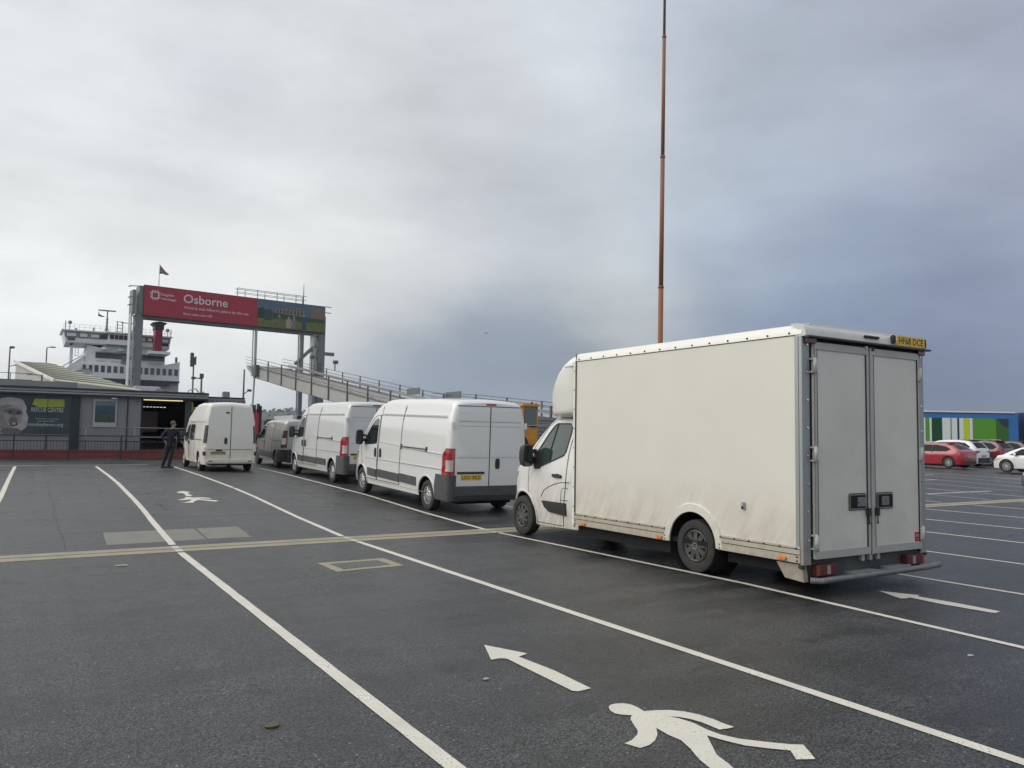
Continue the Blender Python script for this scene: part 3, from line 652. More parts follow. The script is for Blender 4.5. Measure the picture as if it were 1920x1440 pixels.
    # rounded pod over the cab
    PY = [(Y1+.0, 1.0, 3.11), (Y1+.15, 1.0, 3.09), (Y1+.35, 1.0, 3.01), (Y1+.5, .99, 2.91), (Y1+.65, .965, 2.78), (Y1+.8, .92, 2.61), (Y1+.94, .84, 2.43), (Y1+1.02, .72, 2.30), (Y1+1.05, .60, 2.22)]
    mb = MB(); mb.smooth = True; rings = []
    for y, wf, zt in PY:
        w = HB*wf; zb = 2.07; r = min(.14, (zt-zb)*.3); ring = []
        for k in range(8): ring.append((w-.03*(1-k/7)**2, y, zb+.05+(zt-r-zb-.05)*k/7))
        for k in range(1, 6): a = k/5*pi/2; ring.append((w-r+r*cos(a), y, zt-r+r*sin(a)))
        ring.append(((w-r)*.5, y, zt+.015)); ring.append((0, y, zt+.02))
        rg = ring+[(-x, yy, z) for x, yy, z in reversed(ring[:-1])]
        rg = rg+[(-w+.16, y, zb), (w-.16, y, zb)]
        rings.append(rg)
    mb.loft(rings, True, True); pod = mb.build('cab_pod', mat('pod_white', (.77, .76, .71), .3, coat=.6, coat_r=.06, bump=(1.3, .2, .05), noise=(1.5, .03)), t)
    md = pod.modifiers.new('s', 'SUBSURF'); md.levels = 1; me = eval_mesh(pod); pod.modifiers.clear(); pod.data = me; shade_auto(pod, 50)
    q = MB()
    for s in (-1, 1): q.tube([(s*(HB+.003), Y1+.06, 2.90), (s*(HB-.005), Y1+.3, 2.90), (s*(HB-.05), Y1+.5, 2.87)], .006, 4)
    q.build('pod_seam', gap, pod)
    # ---------------- rear frame
    fr = MB()
    for s in (-1, 1): fr.box(s*(HB-.125), Y0-.005, .34, s*(HB+.006), Y0+.05, 2.96)
    fr.box(-HB+.125, Y0, 2.80, HB-.125, Y0+.05, 2.96)
    frm = fr.build('rear_frame', steel_post, t, bevel=.006)
    for s in (-1, 1):
        for k in range(8): z = .62+.32*k; v = MB(); v.cyl((s*(HB-.075), Y0-.004, z), (s*(HB-.075), Y0-.018, z), .013, n=8); v.build('rivet', chrome, frm)
        g = MB(); g.box(s*(HB-.152), Y0-.004, .37, s*(HB-.126), Y0+.02, 2.9); g.build('door_seal', dark, t)
        w_ = MB(); w_.box(s*(HB+.0), Y0+.05, .36, s*(HB+.008), Y0+.10, 2.96); w_.build('corner_post', steel_post, t)
    # header: white rounded capping, lip, lights
    h = MB(); pr = [(Y0+.16, ZT), (Y0+.05, ZT-.004), (Y0-.02, ZT-.03), (Y0-.05, ZT-.09), (Y0-.055, 2.955), (Y0+.05, 2.955), (Y0+.05, ZT-.08)]
    h.loft([[(x, y, z) for y, z in pr] for x in (-HB-.004, HB+.004)], True, True)
    hd = h.build('header', mat('header_white', (.62, .62, .60), .42, noise=(4, .08)), t); shade_auto(hd, 50)
    q = MB(); q.box(-HB-.02, Y0-.11, 2.935, HB+.03, Y0-.04, 2.957); q.build('header_lip', grey_plastic, hd, bevel=.006)
    q = MB(); q.box(-HB+.12, Y0-.03, 2.905, HB-.12, Y0-.008, 2.937); q.build('door_channel', dark, hd)
    q = MB(); q.box(-.12, Y0-.075, 3.015, .17, Y0-.05, 3.045); q.build('brake_lamp', ink, hd, bevel=.006)
    for s in (-1, 1):
        q = MB(); q.box(s*(HB-.19), Y0-.06, 2.875, s*(HB-.03), Y0-.005, 2.935); q.build('marker_lamp', dull_red_lens, t, bevel=.008)
        q = MB(); q.box(.0+.06*s-.03, Y0-.055, 2.86, .0+.06*s+.03, Y0-.01, 2.915); q.build('lock_guide', galv if s < 0 else black_plastic, t, bevel=.005)
    # number plate with black lamps beside it
    q = MB()
    q.box(.43, Y0-.10, 2.985, .48, Y0-.04, 3.09); q.box(1.10, Y0-.10, 2.965, 1.14, Y0-.04, 3.085); q.build('plate_lamp', black_plastic, t, bevel=.012)
    pl = plate(t, 'HF68 DCE', .79, Y0-.095, 2.965, w=.60, h=.125, th=.085)
    # ---------------- rear doors
    for s in (-1, 1):
        x0, x1 = .022, HB-.158; zb, zt = .405, 2.895
        d = MB(); d.box(s*x0, Y0-.035, zb, s*x1, Y0+.0, zt); dr = d.build('rear_door', panel_rear, t, bevel=.004)
        e = MB(); fw = .052; yy0, yy1 = Y0-.048, Y0-.034
        e.box(s*x0, yy0, zb, s*x1, yy1, zb+.09); e.box(s*x0, yy0, zt-.085, s*x1, yy1, zt)
        e.box(s*x0, yy0, zb+.09, s*(x0+fw), yy1, zt-.085); e.box(s*(x1-fw*.8), yy0, zb+.09, s*x1, yy1, zt-.085)
        e.build('door_frame', mat('door_frame_grey', (.44, .44, .425), .5, metal=.3, noise=(6, .07)), dr, bevel=.004)
        e = MB(); e.box(s*(x0+fw-.004), yy0-.001, zb+.088, s*(x0+fw+.006), yy1, zt-.083); e.box(s*(x1-fw*.8-.006), yy0-.001, zb+.088, s*(x1-fw*.8+.002), yy1, zt-.083)
        e.build('frame_seam', gap, dr)
        # recessed latch
        hx = s*.27; hz = .935
        e = MB(); e.box(hx-.165, Y0-.052, hz, hx+.165, Y0-.034, hz+.20); lt = e.build('latch', mat('latch_steel', (.30, .31, .31), .4, metal=.6), dr, bevel=.012)
        e = MB(); e.box(hx-.145, Y0-.0535, hz+.022, hx+.145, Y0-.050, hz+.178); e.build('latch_recess', dark, lt)
        e = MB(); e.box(hx-.06*1-s*.03, Y0-.066, hz+.045, hx+.11-s*.05, Y0-.052, hz+.155); e.box(hx-.02, Y0-.074, hz+.07, hx+.01, Y0-.060, hz+.12); e.build('latch_lever', mat('latch_lever', (.24, .245, .25), .35, metal=.7), lt, bevel=.006)
        e = MB(); e.box(s*.085-.028, Y0-.085, .86, s*.085+.028, Y0-.045, .955); e.cyl((s*.085, Y0-.07, .87), (s*.085, Y0-.07, .77), .008, n=8); e.cyl((s*.085, Y0-.07, .78), (s*.085, Y0-.07, .765), .014, n=8)
        e.build('padlock', black_plastic, dr, bevel=.004)
        for z in (2.62, 1.60, .60):
            e = MB(); e.cyl((s*(HB-.150), Y0-.055, z-.09), (s*(HB-.150), Y0-.055, z+.09), .022, n=12); e.box(s*(HB-.20), Y0-.06, z-.075, s*(HB-.14), Y0-.045, z+.075); e.box(s*(HB-.15), Y0-.05, z-.085, s*(HB-.12), Y0-.0, z-.065); e.box(s*(HB-.15), Y0-.05, z+.065, s*(HB-.12), Y0-.0, z+.085)
            e.build('hinge', mat('hinge_white', (.52, .53, .50), .45, noise=(9, .1)), dr, bevel=.003)
    e = MB(); e.box(-.021, Y0-.028, .405, .021, Y0-.0, 2.895); e.build('centre_gap', dark, t)
    e = MB(); e.box(-.004, Y0-.054, .40, .03, Y0-.036, 2.9); e.build('cover_strip', mat('door_frame_grey', (.44, .44, .425), .5), t, bevel=.004)
    e = MB(); e.box(.90, Y0-.0385, .50, 1.03, Y0-.034, .615); st = e.build('sticker', mat('sticker_red', (.33, .02, .04), .5), t, bevel=.002)
    e = MB()
    for k in range(4): e.box(.918+.026*k, Y0-.0400, .555, .934+.026*k, Y0-.038, .592)
    e.box(.915, Y0-.0400, .525, 1.015, Y0-.038, .532); e.build('sticker_print', mat('sticker_pink', (.6, .25, .28), .5), st)
    # ---------------- below the doors
    e = MB(); e.box(-HB+.12, Y0+.02, .20, HB-.12, Y0+.06, .40); e.box(-HB+.1, Y0+.3, .2, HB-.1, Y0+.34, .36); e.build('rear_crossmember', mat('chassis_grey', (.05, .055, .055), .6, noise=(5, .2)), t)
    e = MB()
    for x in (-.15, .0, .15): e.box(x-.03, Y0-.03, .33, x+.03, Y0+.02, .40)
    e.build('lock_keeper', galv, t, bevel=.005)
    for s in (-1, 1):
        e = MB(); e.box(s*(HB-.14)-.0, Y0-.06, .215, s*(HB-.52), Y0+.02, .345); lm = e.build('light_cluster', dull_red_lens, t, bevel=.014)
        e = MB(); e.box(s*(HB-.33), Y0-.066, .23, s*(HB-.39), Y0-.05, .33); e.build('reversing_lens', mat('dull_lens', (.32, .26, .25), .3, coat=.6), lm, bevel=.004)
        e = MB(); e.box(s*(HB-.145), Y0-.065, .225, s*(HB-.20), Y0-.05, .335); e.build('indicator_lens', mat('dull_amber', (.22, .05, .02), .3, coat=.6), lm, bevel=.004)
        e = MB(); e.box(s*(HB-.03), Y0+.0, .30, s*(HB+.03), Y0+.06, .345); e.build('bump_stop', black_plastic, t, bevel=.008)
        e = MB(); e.prism([(Y0+.02, .15), (Y0+.28, .17), (Y0+.40, .34), (Y0+.04, .34)], s*(HB-.02), s*(HB-.10), 'x'); e.build('mud_flap', mat('flap_dirty', (.30, .27, .22), .8, noise=(8, .3)), t)
    e = MB(); e.tube([(-HB+.08, Y0-.02, .175), (-HB+.16, Y0-.11, .175), (HB-.16, Y0-.13, .19), (HB+.02, Y0-.13, .20)], .036, 12); e.cyl((HB+.01, Y0-.13, .20), (HB+.07, Y0-.125, .20), .036, n=12)
    shade_auto(e.build('rear_bumper_bar', mat('bar_steel', (.20, .21, .215), .5, metal=.5, noise=(10, .2)), t))
    e = MB(); e.box(-.45, Y0-.085, .205, .05, Y0+.02, .222); e.box(.25, Y0-.09, .215, .72, Y0+.02, .232); e.build('step_plate', mat('step_alu', (.38, .39, .39), .45, metal=.5), t)
    ch = MB()
    for s in (-1, 1): ch.box(s*.55-.05, Y0+.1, .20, s*.55+.05, 4.3, .36)
    ch.box(-HB+.08, .5, .19, HB-.08, Y1, .35); ch.box(-HB+.12, Y0+.35, .21, HB-.12, -.5, .35); ch.box(-.75, -.5, .2, .75, .5, .35)  # wide pans under the low floor, added to block light beneath the truck
    ch.cyl((-.95, 0, .34), (.95, 0, .34), .06); ch.box(-.8, 2.6, .2, .8, 4.1, .5); ch.build('chassis', dark, t)
    # ---------------- cab
    top = [(2.55, 2.12), (3.3, 2.12), (3.58, 2.08), (3.74, 1.99), (4.0, 1.77), (4.27, 1.52), (4.45, 1.37), (4.6, 1.28), (4.8, 1.17), (4.93, 1.03), (5.01, .84), (5.05, .62), (5.06, .5)]
    plan = [(2.55, 1.05), (2.6, 1.06), (4.2, 1.06), (4.5, 1.04), (4.72, .97), (4.88, .86), (4.98, .70), (5.06, .5)]
    prof = [(.2, .955), (.35, .975), (.6, 1.0), (.95, 1.0), (1.15, .99), (1.25, .975), (1.6, .93), (2.0, .875), (2.12, .85)]
    sh = Shell(plan, top, prof, .25, r=.11, crown=.05, bot=[(2.55, .25), (3.9, .22), (4.0, .22), (5.06, .30)])
    body = sh.mb(refine(top, [a for a, b in plan])).build('cab', [truck_paint, dark], t)
    WB = 4.345; cs = []
    for s in (-1, 1): cs.append(arch_cutter(s*.66, s*1.3, WB+.03, .35, .425))
    bool_diff(body, cs); shade_auto(body, 32)
    for s in (-1, 1):
        make_wheel(t, s*1.0-s*0.005, WB, .345, .215, s, 'dark'); make_wheel(t, s*1.06, 0, .345, .215, s, 'dark')
        DG = [(3.16, .27), (3.07, .95), (3.06, 1.45), (2.96, 1.85), (2.92, 2.03), (3.1, 2.06), (3.5, 2.05), (3.72, 1.93), (4.1, 1.55), (4.2, 1.3), (4.19, .75), (4.0, .5), (3.92, .27)]
        door = side_patch(sh, DG, s, .004).build('cab_door', truck_paint, t); shade_auto(door, 30)
        side_line(sh, DG+[DG[0]], s, .006, off=.003).build('door_gap', gap, door)
        WP = [(3.46, 1.98), (3.10, 1.975), (3.045, 1.92), (3.04, 1.84), (3.14, 1.5), (3.18, 1.45), (3.26, 1.42), (3.86, 1.23), (4.04, 1.22), (4.05, 1.42), (3.86, 1.62), (3.69, 1.81), (3.55, 1.94)]
        side_patch(sh, WP, s, .008).build('window', glass_green, door)
        side_line(sh, WP+[WP[0]], s, .014, off=.006).build('window_seal', black_plastic, door)
        side_line(sh, [(3.45, 1.97), (3.58, 1.55), (3.60, 1.31)], s, .012, off=.010).build('window_bar', black_plastic, door)
        hd = side_patch(sh, [(3.18, 1.065), (3.18, 1.105), (3.3, 1.13), (3.45, 1.12), (3.45, 1.075), (3.3, 1.06)], s, .035); hd.build('handle', black_plastic, door, bevel=.008)
        MP = [(3.74, .655), (3.2, .655), (3.05, .655), (3.05, .45), (3.20, .455), (3.54, .475), (3.67, .55)]
        side_patch(sh, MP, s, .028).build('rubbing_strip', black_plastic, t, bevel=.008)
        side_line(sh, [(3.78, .72), (3.70, .83), (3.55, .90), (3.40, .95), (3.2, .99), (2.96, 1.0)], s, .007, off=.004).build('flap_line', gap, t)
        side_line(sh, [(3.0, .90), (3.15, .90), (3.19, .84), (3.20, .66)], s, .006, off=.004).build('flap_line', gap, t)
        side_line(sh, [(3.0, .70), (3.19, .70)], s, .006, off=.004).build('flap_line', gap, t)
        lip = MB(); P = []
        for k in range(21):
            a = -.25+ (pi+.5)*k/20; yy = WB+.03+.435*cos(a); zz = max(.24, .35+.435*sin(a))
            if yy > 4.98: continue
            P.append((s*(sh.sx(yy, zz)+.004), yy, zz))
        lip.tube(P, .020, 6); lip.build('arch_lip', truck_paint, t)
        wrap = side_patch(sh, [(4.83, .30), (4.80, .62), (4.90, .82), (5.03, .74), (5.05, .30)], s, .03); wrap.build('bumper_corner', grey_plastic, t)
        side_patch(sh, [(4.62, 1.12), (4.78, 1.08), (4.93, .92), (4.80, .90)], s, .012).build('headlamp', clear_lens, t)
        # mirror: tall black housing on two arms
        mb = MB(); rings = []
        for dy, sc_ in ((-.07, .86), (-.06, .97), (0, 1), (.08, .9), (.14, .6)):
            ring = []
            for j in range(20):
                a = 2*pi*j/20; c_ = abs(cos(a))**.6*(1 if cos(a) >= 0 else -1); s_ = abs(sin(a))**.45*(1 if sin(a) >= 0 else -1)
                ring.append((s*1.22+c_*.105*sc_, 4.03+dy, 1.415+s_*.195*sc_))
            rings.append(ring)
        mb.smooth = True; mb.loft(rings, True, True); mb.smooth = False
        mb.bar((s*1.0, 4.08, 1.34), (s*1.16, 4.03, 1.34), .09, .10); mb.bar((s*.96, 4.06, 1.50), (s*1.16, 4.03, 1.48), .06, .07)
        mr = mb.build('wing_mirror', black_plastic, t)
        g = MB(); g.box(s*1.22-.085, 3.953, 1.31, s*1.22+.085, 3.962, 1.585); g.box(s*1.22-.08, 3.953, 1.24, s*1.22+.08, 3.962, 1.295); g.build('mirror_glass', glass, mr, bevel=.003)
        side_patch(sh, [(3.84, 1.20), (3.85, 1.50), (4.08, 1.46), (4.14, 1.32), (4.0, 1.18)], s, .016).build('mirror_base', black_plastic, door, bevel=.004)
    top_patch(sh, 3.72, 4.44, .80, .92).build('windscreen', glass, t)
    q = MB(); q.box(-.75, 4.9, .3, .75, 5.09, .60); q.build('front_bumper', grey_plastic, t, bevel=.05)
    q = MB(); q.cyl((-HB-.016, .90, .93), (-HB-.022, .90, .93), .001, n=6)
    # worn socket on the left flank, small dent marks
    q = MB(); q.box(-HB-.03, -.895, .90, -HB-.0, -.845, .99); sk = q.build('side_socket', galv, t, bevel=.008)
    q = MB(); q.box(-HB-.034, -.885, .905, -HB-.026, -.855, .94); q.build('socket_slot', ink, sk)
    return t
make_truck()
# ------------------------------------------------------------------ ground, markings
def asphalt():
    m = bpy.data.materials.new('asphalt'); m.use_nodes = True; t = m.node_tree; b = t.nodes['Principled BSDF']; l = t.links.new
    tcn = t.nodes.new('ShaderNodeTexCoord')
    def nz(sc, det=4, ro=.55, st=(1, 1, 1)):
        mp = t.nodes.new('ShaderNodeMapping'); mp.inputs['Scale'].default_value = st; l(tcn.outputs['Object'], mp.inputs[0])
        n = t.nodes.new('ShaderNodeTexNoise'); n.inputs['Scale'].default_value = sc; n.inputs['Detail'].default_value = det; n.inputs['Roughness'].default_value = ro; l(mp.outputs[0], n.inputs['Vector']); return n.outputs['Fac']
    def mr(a, f0, f1, t0, t1):
        n = t.nodes.new('ShaderNodeMapRange'); n.inputs['From Min'].default_value = f0; n.inputs['From Max'].default_value = f1; n.inputs['To Min'].default_value = t0; n.inputs['To Max'].default_value = t1; l(a, n.inputs['Value']); return n.outputs[0]
    def mu(a, b_, op='MULTIPLY'):
        n = t.nodes.new('ShaderNodeMath'); n.operation = op; l(a, n.inputs[0])
        if isinstance(b_, float): n.inputs[1].default_value = b_
        else: l(b_, n.inputs[1])
        return n.outputs[0]
    fine = nz(95, 2, .7); grit = nz(40, 3, .7); track = nz(1.0, 4, .6, (2.6, .10, 1)); big = nz(.35, 5, .6, (1, .5, 1)); mid = nz(2.2, 5, .6); stain = nz(.9, 4, .6, (.45, 1.6, 1))
    v = t.nodes.new('ShaderNodeTexVoronoi'); v.inputs['Scale'].default_value = 70; l(tcn.outputs['Object'], v.inputs['Vector'])
    agg = mr(v.outputs['Distance'], .1, .75, 1.9, .25)
    c = mu(mr(fine, .35, .65, .45, 1.6), mr(grit, .35, .65, .6, 1.4)); c = mu(c, agg); c = mu(c, mr(big, .38, .62, .72, 1.25)); c = mu(c, mr(mid, .3, .7, .92, 1.08)); c = mu(c, mr(stain, .43, .57, .66, 1.15)); drip = nz(2.3, 3, .5); c = mu(c, mr(drip, .60, .68, 1.0, .70)); c = mu(c, mr(track, .4, .62, .88, 1.08))
    sc_ = t.nodes.new('ShaderNodeVectorMath'); sc_.operation = 'SCALE'; sc_.inputs[0].default_value = (.048, .0485, .049); l(c, sc_.inputs['Scale'])
    # pale chippings
    v2 = t.nodes.new('ShaderNodeTexVoronoi'); v2.inputs['Scale'].default_value = 45; l(tcn.outputs['Object'], v2.inputs['Vector'])
    sx = t.nodes.new('ShaderNodeSeparateColor'); l(v2.outputs['Color'], sx.inputs[0])
    chip = mu(mr(sx.outputs[0], .965, .985, 0, 1), mr(v2.outputs['Distance'], .25, .4, 1, 0))
    mi = t.nodes.new('ShaderNodeMix'); mi.data_type = 'RGBA'; l(mu(chip, .7), mi.inputs['Factor']); l(sc_.outputs[0], mi.inputs[6]); mi.inputs[7].default_value = (.30, .29, .27, 1)
    l(mi.outputs[2], b.inputs['Base Color'])
    l(mr(mu(big, stain), .14, .36, .25, .52), b.inputs['Roughness']); b.inputs['Specular IOR Level'].default_value = .42
    bn = t.nodes.new('ShaderNodeBump'); bn.inputs['Strength'].default_value = .8; bn.inputs['Distance'].default_value = .006
    h = mu(mu(v.outputs['Distance'], -1.0), fine, 'ADD'); l(h, bn.inputs['Height']); l(bn.outputs[0], b.inputs['Normal'])
    return m
asph = asphalt()
def worn(name, col, dark_c=(.07, .07, .07), wear=.5, rough=.55):
    m = bpy.data.materials.new(name); m.use_nodes = True; t = m.node_tree; b = t.nodes['Principled BSDF']; l = t.links.new
    tcn = t.nodes.new('ShaderNodeTexCoord')
    n1 = t.nodes.new('ShaderNodeTexNoise'); n1.inputs['Scale'].default_value = 75; n1.inputs['Detail'].default_value = 3; l(tcn.outputs['Object'], n1.inputs['Vector'])
    n2 = t.nodes.new('ShaderNodeTexNoise'); n2.inputs['Scale'].default_value = 2.5; n2.inputs['Detail'].default_value = 5; l(tcn.outputs['Object'], n2.inputs['Vector'])
    a = t.nodes.new('ShaderNodeMath'); a.operation = 'MULTIPLY_ADD'; l(n2.outputs['Fac'], a.inputs[0]); a.inputs[1].default_value = .45; l(n1.outputs['Fac'], a.inputs[2])
    r = t.nodes.new('ShaderNodeMapRange'); r.inputs['From Min'].default_value = 1.04-wear*.3; r.inputs['From Max'].default_value = 1.10-wear*.3+.08; l(a.outputs[0], r.inputs['Value'])
    mi = t.nodes.new('ShaderNodeMix'); mi.data_type = 'RGBA'; l(r.outputs[0], mi.inputs['Factor']); mi.inputs[7].default_value = (*dark_c, 1)
    sc_ = t.nodes.new('ShaderNodeVectorMath'); sc_.operation = 'SCALE'; sc_.inputs[0].default_value = col
    r2 = t.nodes.new('ShaderNodeMapRange'); r2.inputs['From Min'].default_value = .3; r2.inputs['From Max'].default_value = .7; r2.inputs['To Min'].default_value = .85; r2.inputs['To Max'].default_value = 1.08; l(n2.outputs['Fac'], r2.inputs['Value']); l(r2.outputs[0], sc_.inputs['Scale'])
    l(sc_.outputs[0], mi.inputs[6]); l(mi.outputs[2], b.inputs['Base Color']); b.inputs['Roughness'].default_value = rough
    bn = t.nodes.new('ShaderNodeBump'); bn.inputs['Strength'].default_value = .4; bn.inputs['Distance'].default_value = .004; l(n1.outputs['Fac'], bn.inputs['Height']); l(bn.outputs[0], b.inputs['Normal'])
    return m
line_white = worn('marking_white', (.63, .60, .52), (.20, .19, .17), wear=.68)
line_old = worn('marking_worn', (.50, .50, .47), wear=.75)
conc = worn('concrete', (.29, .262, .19), (.16, .15, .12), wear=.5, rough=.8)
conc_grey = worn('concrete_grey', (.185, .18, .16), (.13, .125, .11), wear=.6, rough=.8)
tar = mat('tar', (.02, .02, .021), .45)

def ribbon(mb, path, w, dz, ends=None):
    """flat strip draped on the ground profile along a polyline in plan"""
    P = []
    for a, b in zip(path, path[1:]):
        n = max(1, int(sqrt((b[0]-a[0])**2+(b[1]-a[1])**2)/(.22 if w < .2 else 1.0)))
        P += [(a[0]+(b[0]-a[0])*k/n, a[1]+(b[1]-a[1])*k/n) for k in range(n)]
    P.append(path[-1]); Lf = []; Rt = []
    for k, p in enumerate(P):
        a = P[max(0, k-1)]; b = P[min(len(P)-1, k+1)]; d = Vector((b[0]-a[0], b[1]-a[1])).normalized(); n = Vector((-d.y, d.x))*w/2
        if w < .2 and abs(d.y) > .5: n = n*(1+random.uniform(-.05, .05))
        Lf.append((p[0]+n.x, p[1]+n.y, gz(p[1]+n.y)+dz)); Rt.append((p[0]-n.x, p[1]-n.y, gz(p[1]-n.y)+dz))
    i = mb.pts(Lf); j = mb.pts(Rt)
    for k in range(len(P)-1): mb.face((i[k], j[k], j[k+1], i[k+1]))
    return mb
def flat_poly(name, pts, m, dz=.004, kind=True):
    mb = MB(); mb.poly([(x, y, gz(y)+dz) for x, y in pts]); bm = bmesh.new(); o = mb.build(name, m, recalc=False)
    bm.from_mesh(o.data); bmesh.ops.triangulate(bm, faces=bm.faces, ngon_method='EAR_CLIP')
    for f in bm.faces:
        if f.normal.z < 0: f.normal_flip()
    bm.to_mesh(o.data); bm.free()
    if kind: struct(o)
    return o
ysg = [-80, -40, -20, -10, -5, 0, 5, 10, 13, 14, 15, 16, 17, 18, 20, 22, 24, 26, 28, 31, 34, 38, 42, 45, 60, 80, 96]
mb = MB(); rows = []
xsg = [-250, -120, -60, -30, -15, 0, 15, 30, 45, 60, 100, 200, 400]
for y in ysg: rows.append([(x, y, gz(y)) for x in xsg])
mb.loft(rows, False); g = mb.build('ground', asph, recalc=False); struct(g)
if g.data.polygons[0].normal.z < 0: g.data.flip_normals()
# quay edge and water beyond
q = MB(); q.box(-250, 96, -6, 400, 96.6, .45); struct(q.build('quay_edge', conc_grey))
q = MB(); q.poly([(-4000, 96.6, -3), (5000, 96.6, -3), (5000, 7000, -3), (-4000, 7000, -3)]); struct(q.build('water', mat('sea_water', (.03, .045, .05), .15, bump=(.8, .4, .3)), recalc=False))
q = MB(); q.poly([(400, -80, .40), (3000, -80, .40), (3000, 96.6, .40), (400, 96.6, .40)]); struct(q.build('land', asph, recalc=False))
# lane lines
def lane(path, w, m, name='lane_line'):
    mb = MB(); ribbon(mb, path, w, .004); o = mb.build(name, m, recalc=False)
    for p in o.data.polygons: pass
    return struct(o)
lane([(-.66, -3), (-.60, 12.25)], .105, line_white); lane([(-.56, 13.15), (-.33, 21.3), (-.13, 34.3)], .105, line_white)
lane([(2.02, -3), (2.03, 6), (2.04, 12.3)], .102, line_white); lane([(2.06, 13.15), (2.23, 18), (2.40, 25), (2.48, 33.9)], .105, line_white)
lane([(4.80, -3), (4.77, 5), (4.74, 12.35)], .10, line_white); lane([(4.74, 13.1), (4.90, 18), (5.06, 22.6)], .10, line_white); lane([(5.06, 22.75), (5.15, 33.5)], .10, line_white)
lane([(7.42, -3), (7.42, 3.5), (7.59, 6.8), (7.44, 12.5)], .085, line_white); lane([(7.47, 13.0), (7.77, 19.3), (8.07, 32.0)], .10, line_white)
lane([(10.0, -3), (10.02, 4.8), (9.93, 12.5)], .09, line_white); lane([(10.0, 13.2), (10.4, 32)], .09, line_white)
lane([(12.54, -3), (12.5, 12.5)], .09, line_white); lane([(12.5, 13.2), (12.8, 32)], .09, line_old)
for k, x in enumerate((15.2, 17.7, 20.4, 23.1, 25.75, 28.4, 31.1, 33.8, 36.5, 39.2)):
    lane([(x, -3), (x, 12.3)], .09, line_white if k < 6 else line_old); lane([(x, 13.2), (x+.2, 33)], .09, line_white if k % 2 else line_old)
for x0, x1, y in ((20, 24, 17.6), (24.5, 27, 18.9), (29, 34, 19.5), (33, 38, 22), (22, 30, 15.2), (-1.2, 4.4, 34.9)):
    lane([(x0, y), (x1, y+.1)], .14, line_old)
# drain channel across the lanes: two concrete kerbs and a dark slot
for y0, y1 in ((12.40, 12.69), (12.74, 13.02)):
    mb = MB(); ribbon(mb, [(-60, (y0+y1)/2), (70, (y0+y1)/2)], y1-y0, .003); struct(mb.build('drain_channel', conc, recalc=False))
mb = MB(); ribbon(mb, [(-60, 12.715), (70, 12.715)], .045, .0035); struct(mb.build('drain_slot', mat('slot', (.05, .045, .03), .9), recalc=False))
for x, w in ((2.05, .10), (4.74, .09), (7.46, .085)): 
    for y0, y1 in ((12.40, 12.69), (12.74, 13.02)): lane([(x, y0), (x+.01, y1)], w, line_old)
# concrete slab patch
flat_poly('slab_patch', [(1.24, 14.92), (2.68, 14.95), (2.63, 13.57), (1.184, 13.47)], conc_grey, .002)
flat_poly('slab_patch', [(2.71, 14.95), (3.434, 14.974), (3.34, 13.554), (2.66, 13.57)], conc_grey, .002)
# grating in its concrete frame
def grate():
    t = thing('drain_grating', 'black chequered drain grating set in a square concrete surround', 'drain cover', (0, 0, 0))
    o = [(3.482, 10.528), (4.440, 10.543), (4.438, 9.84), (3.489, 9.766)]; i = [(3.60, 10.41), (4.29, 10.425), (4.315, 9.98), (3.62, 9.91)]
    mb = MB()
    for k in range(4):
        a, b, c, d = o[k], o[(k+1) % 4], i[(k+1) % 4], i[k]; mb.loft([[(a[0], a[1], -.05), (a[0], a[1], .004), (d[0], d[1], .004), (d[0], d[1], -.05)], [(b[0], b[1], -.05), (b[0], b[1], .004), (c[0], c[1], .004), (c[0], c[1], -.05)]], True, True)
    mb.build('surround', conc, t)
    mb = MB(); mb.poly([(x, y, .0025) for x, y in i]); mb.build('pit', mat('pit', (.035, .035, .033), .8), t, recalc=False)
    mb = MB()
    for a in range(17):
        x = 3.63+.04*a; mb.bar((x, 9.94+.0, .005), (x, 10.40, .005), .006, .006)
    for b in range(11):
        for a in range(16):
            if (a+b) % 2: x = 3.63+.04*a; mb.box(x+.002, 9.94+.042*b, .003, x+.038, 9.94+.042*b+.026, .009)
    mb.build('grid', mat('cast_iron', (.23, .23, .22), .5, metal=.3, noise=(30, .3)), t)
grate()
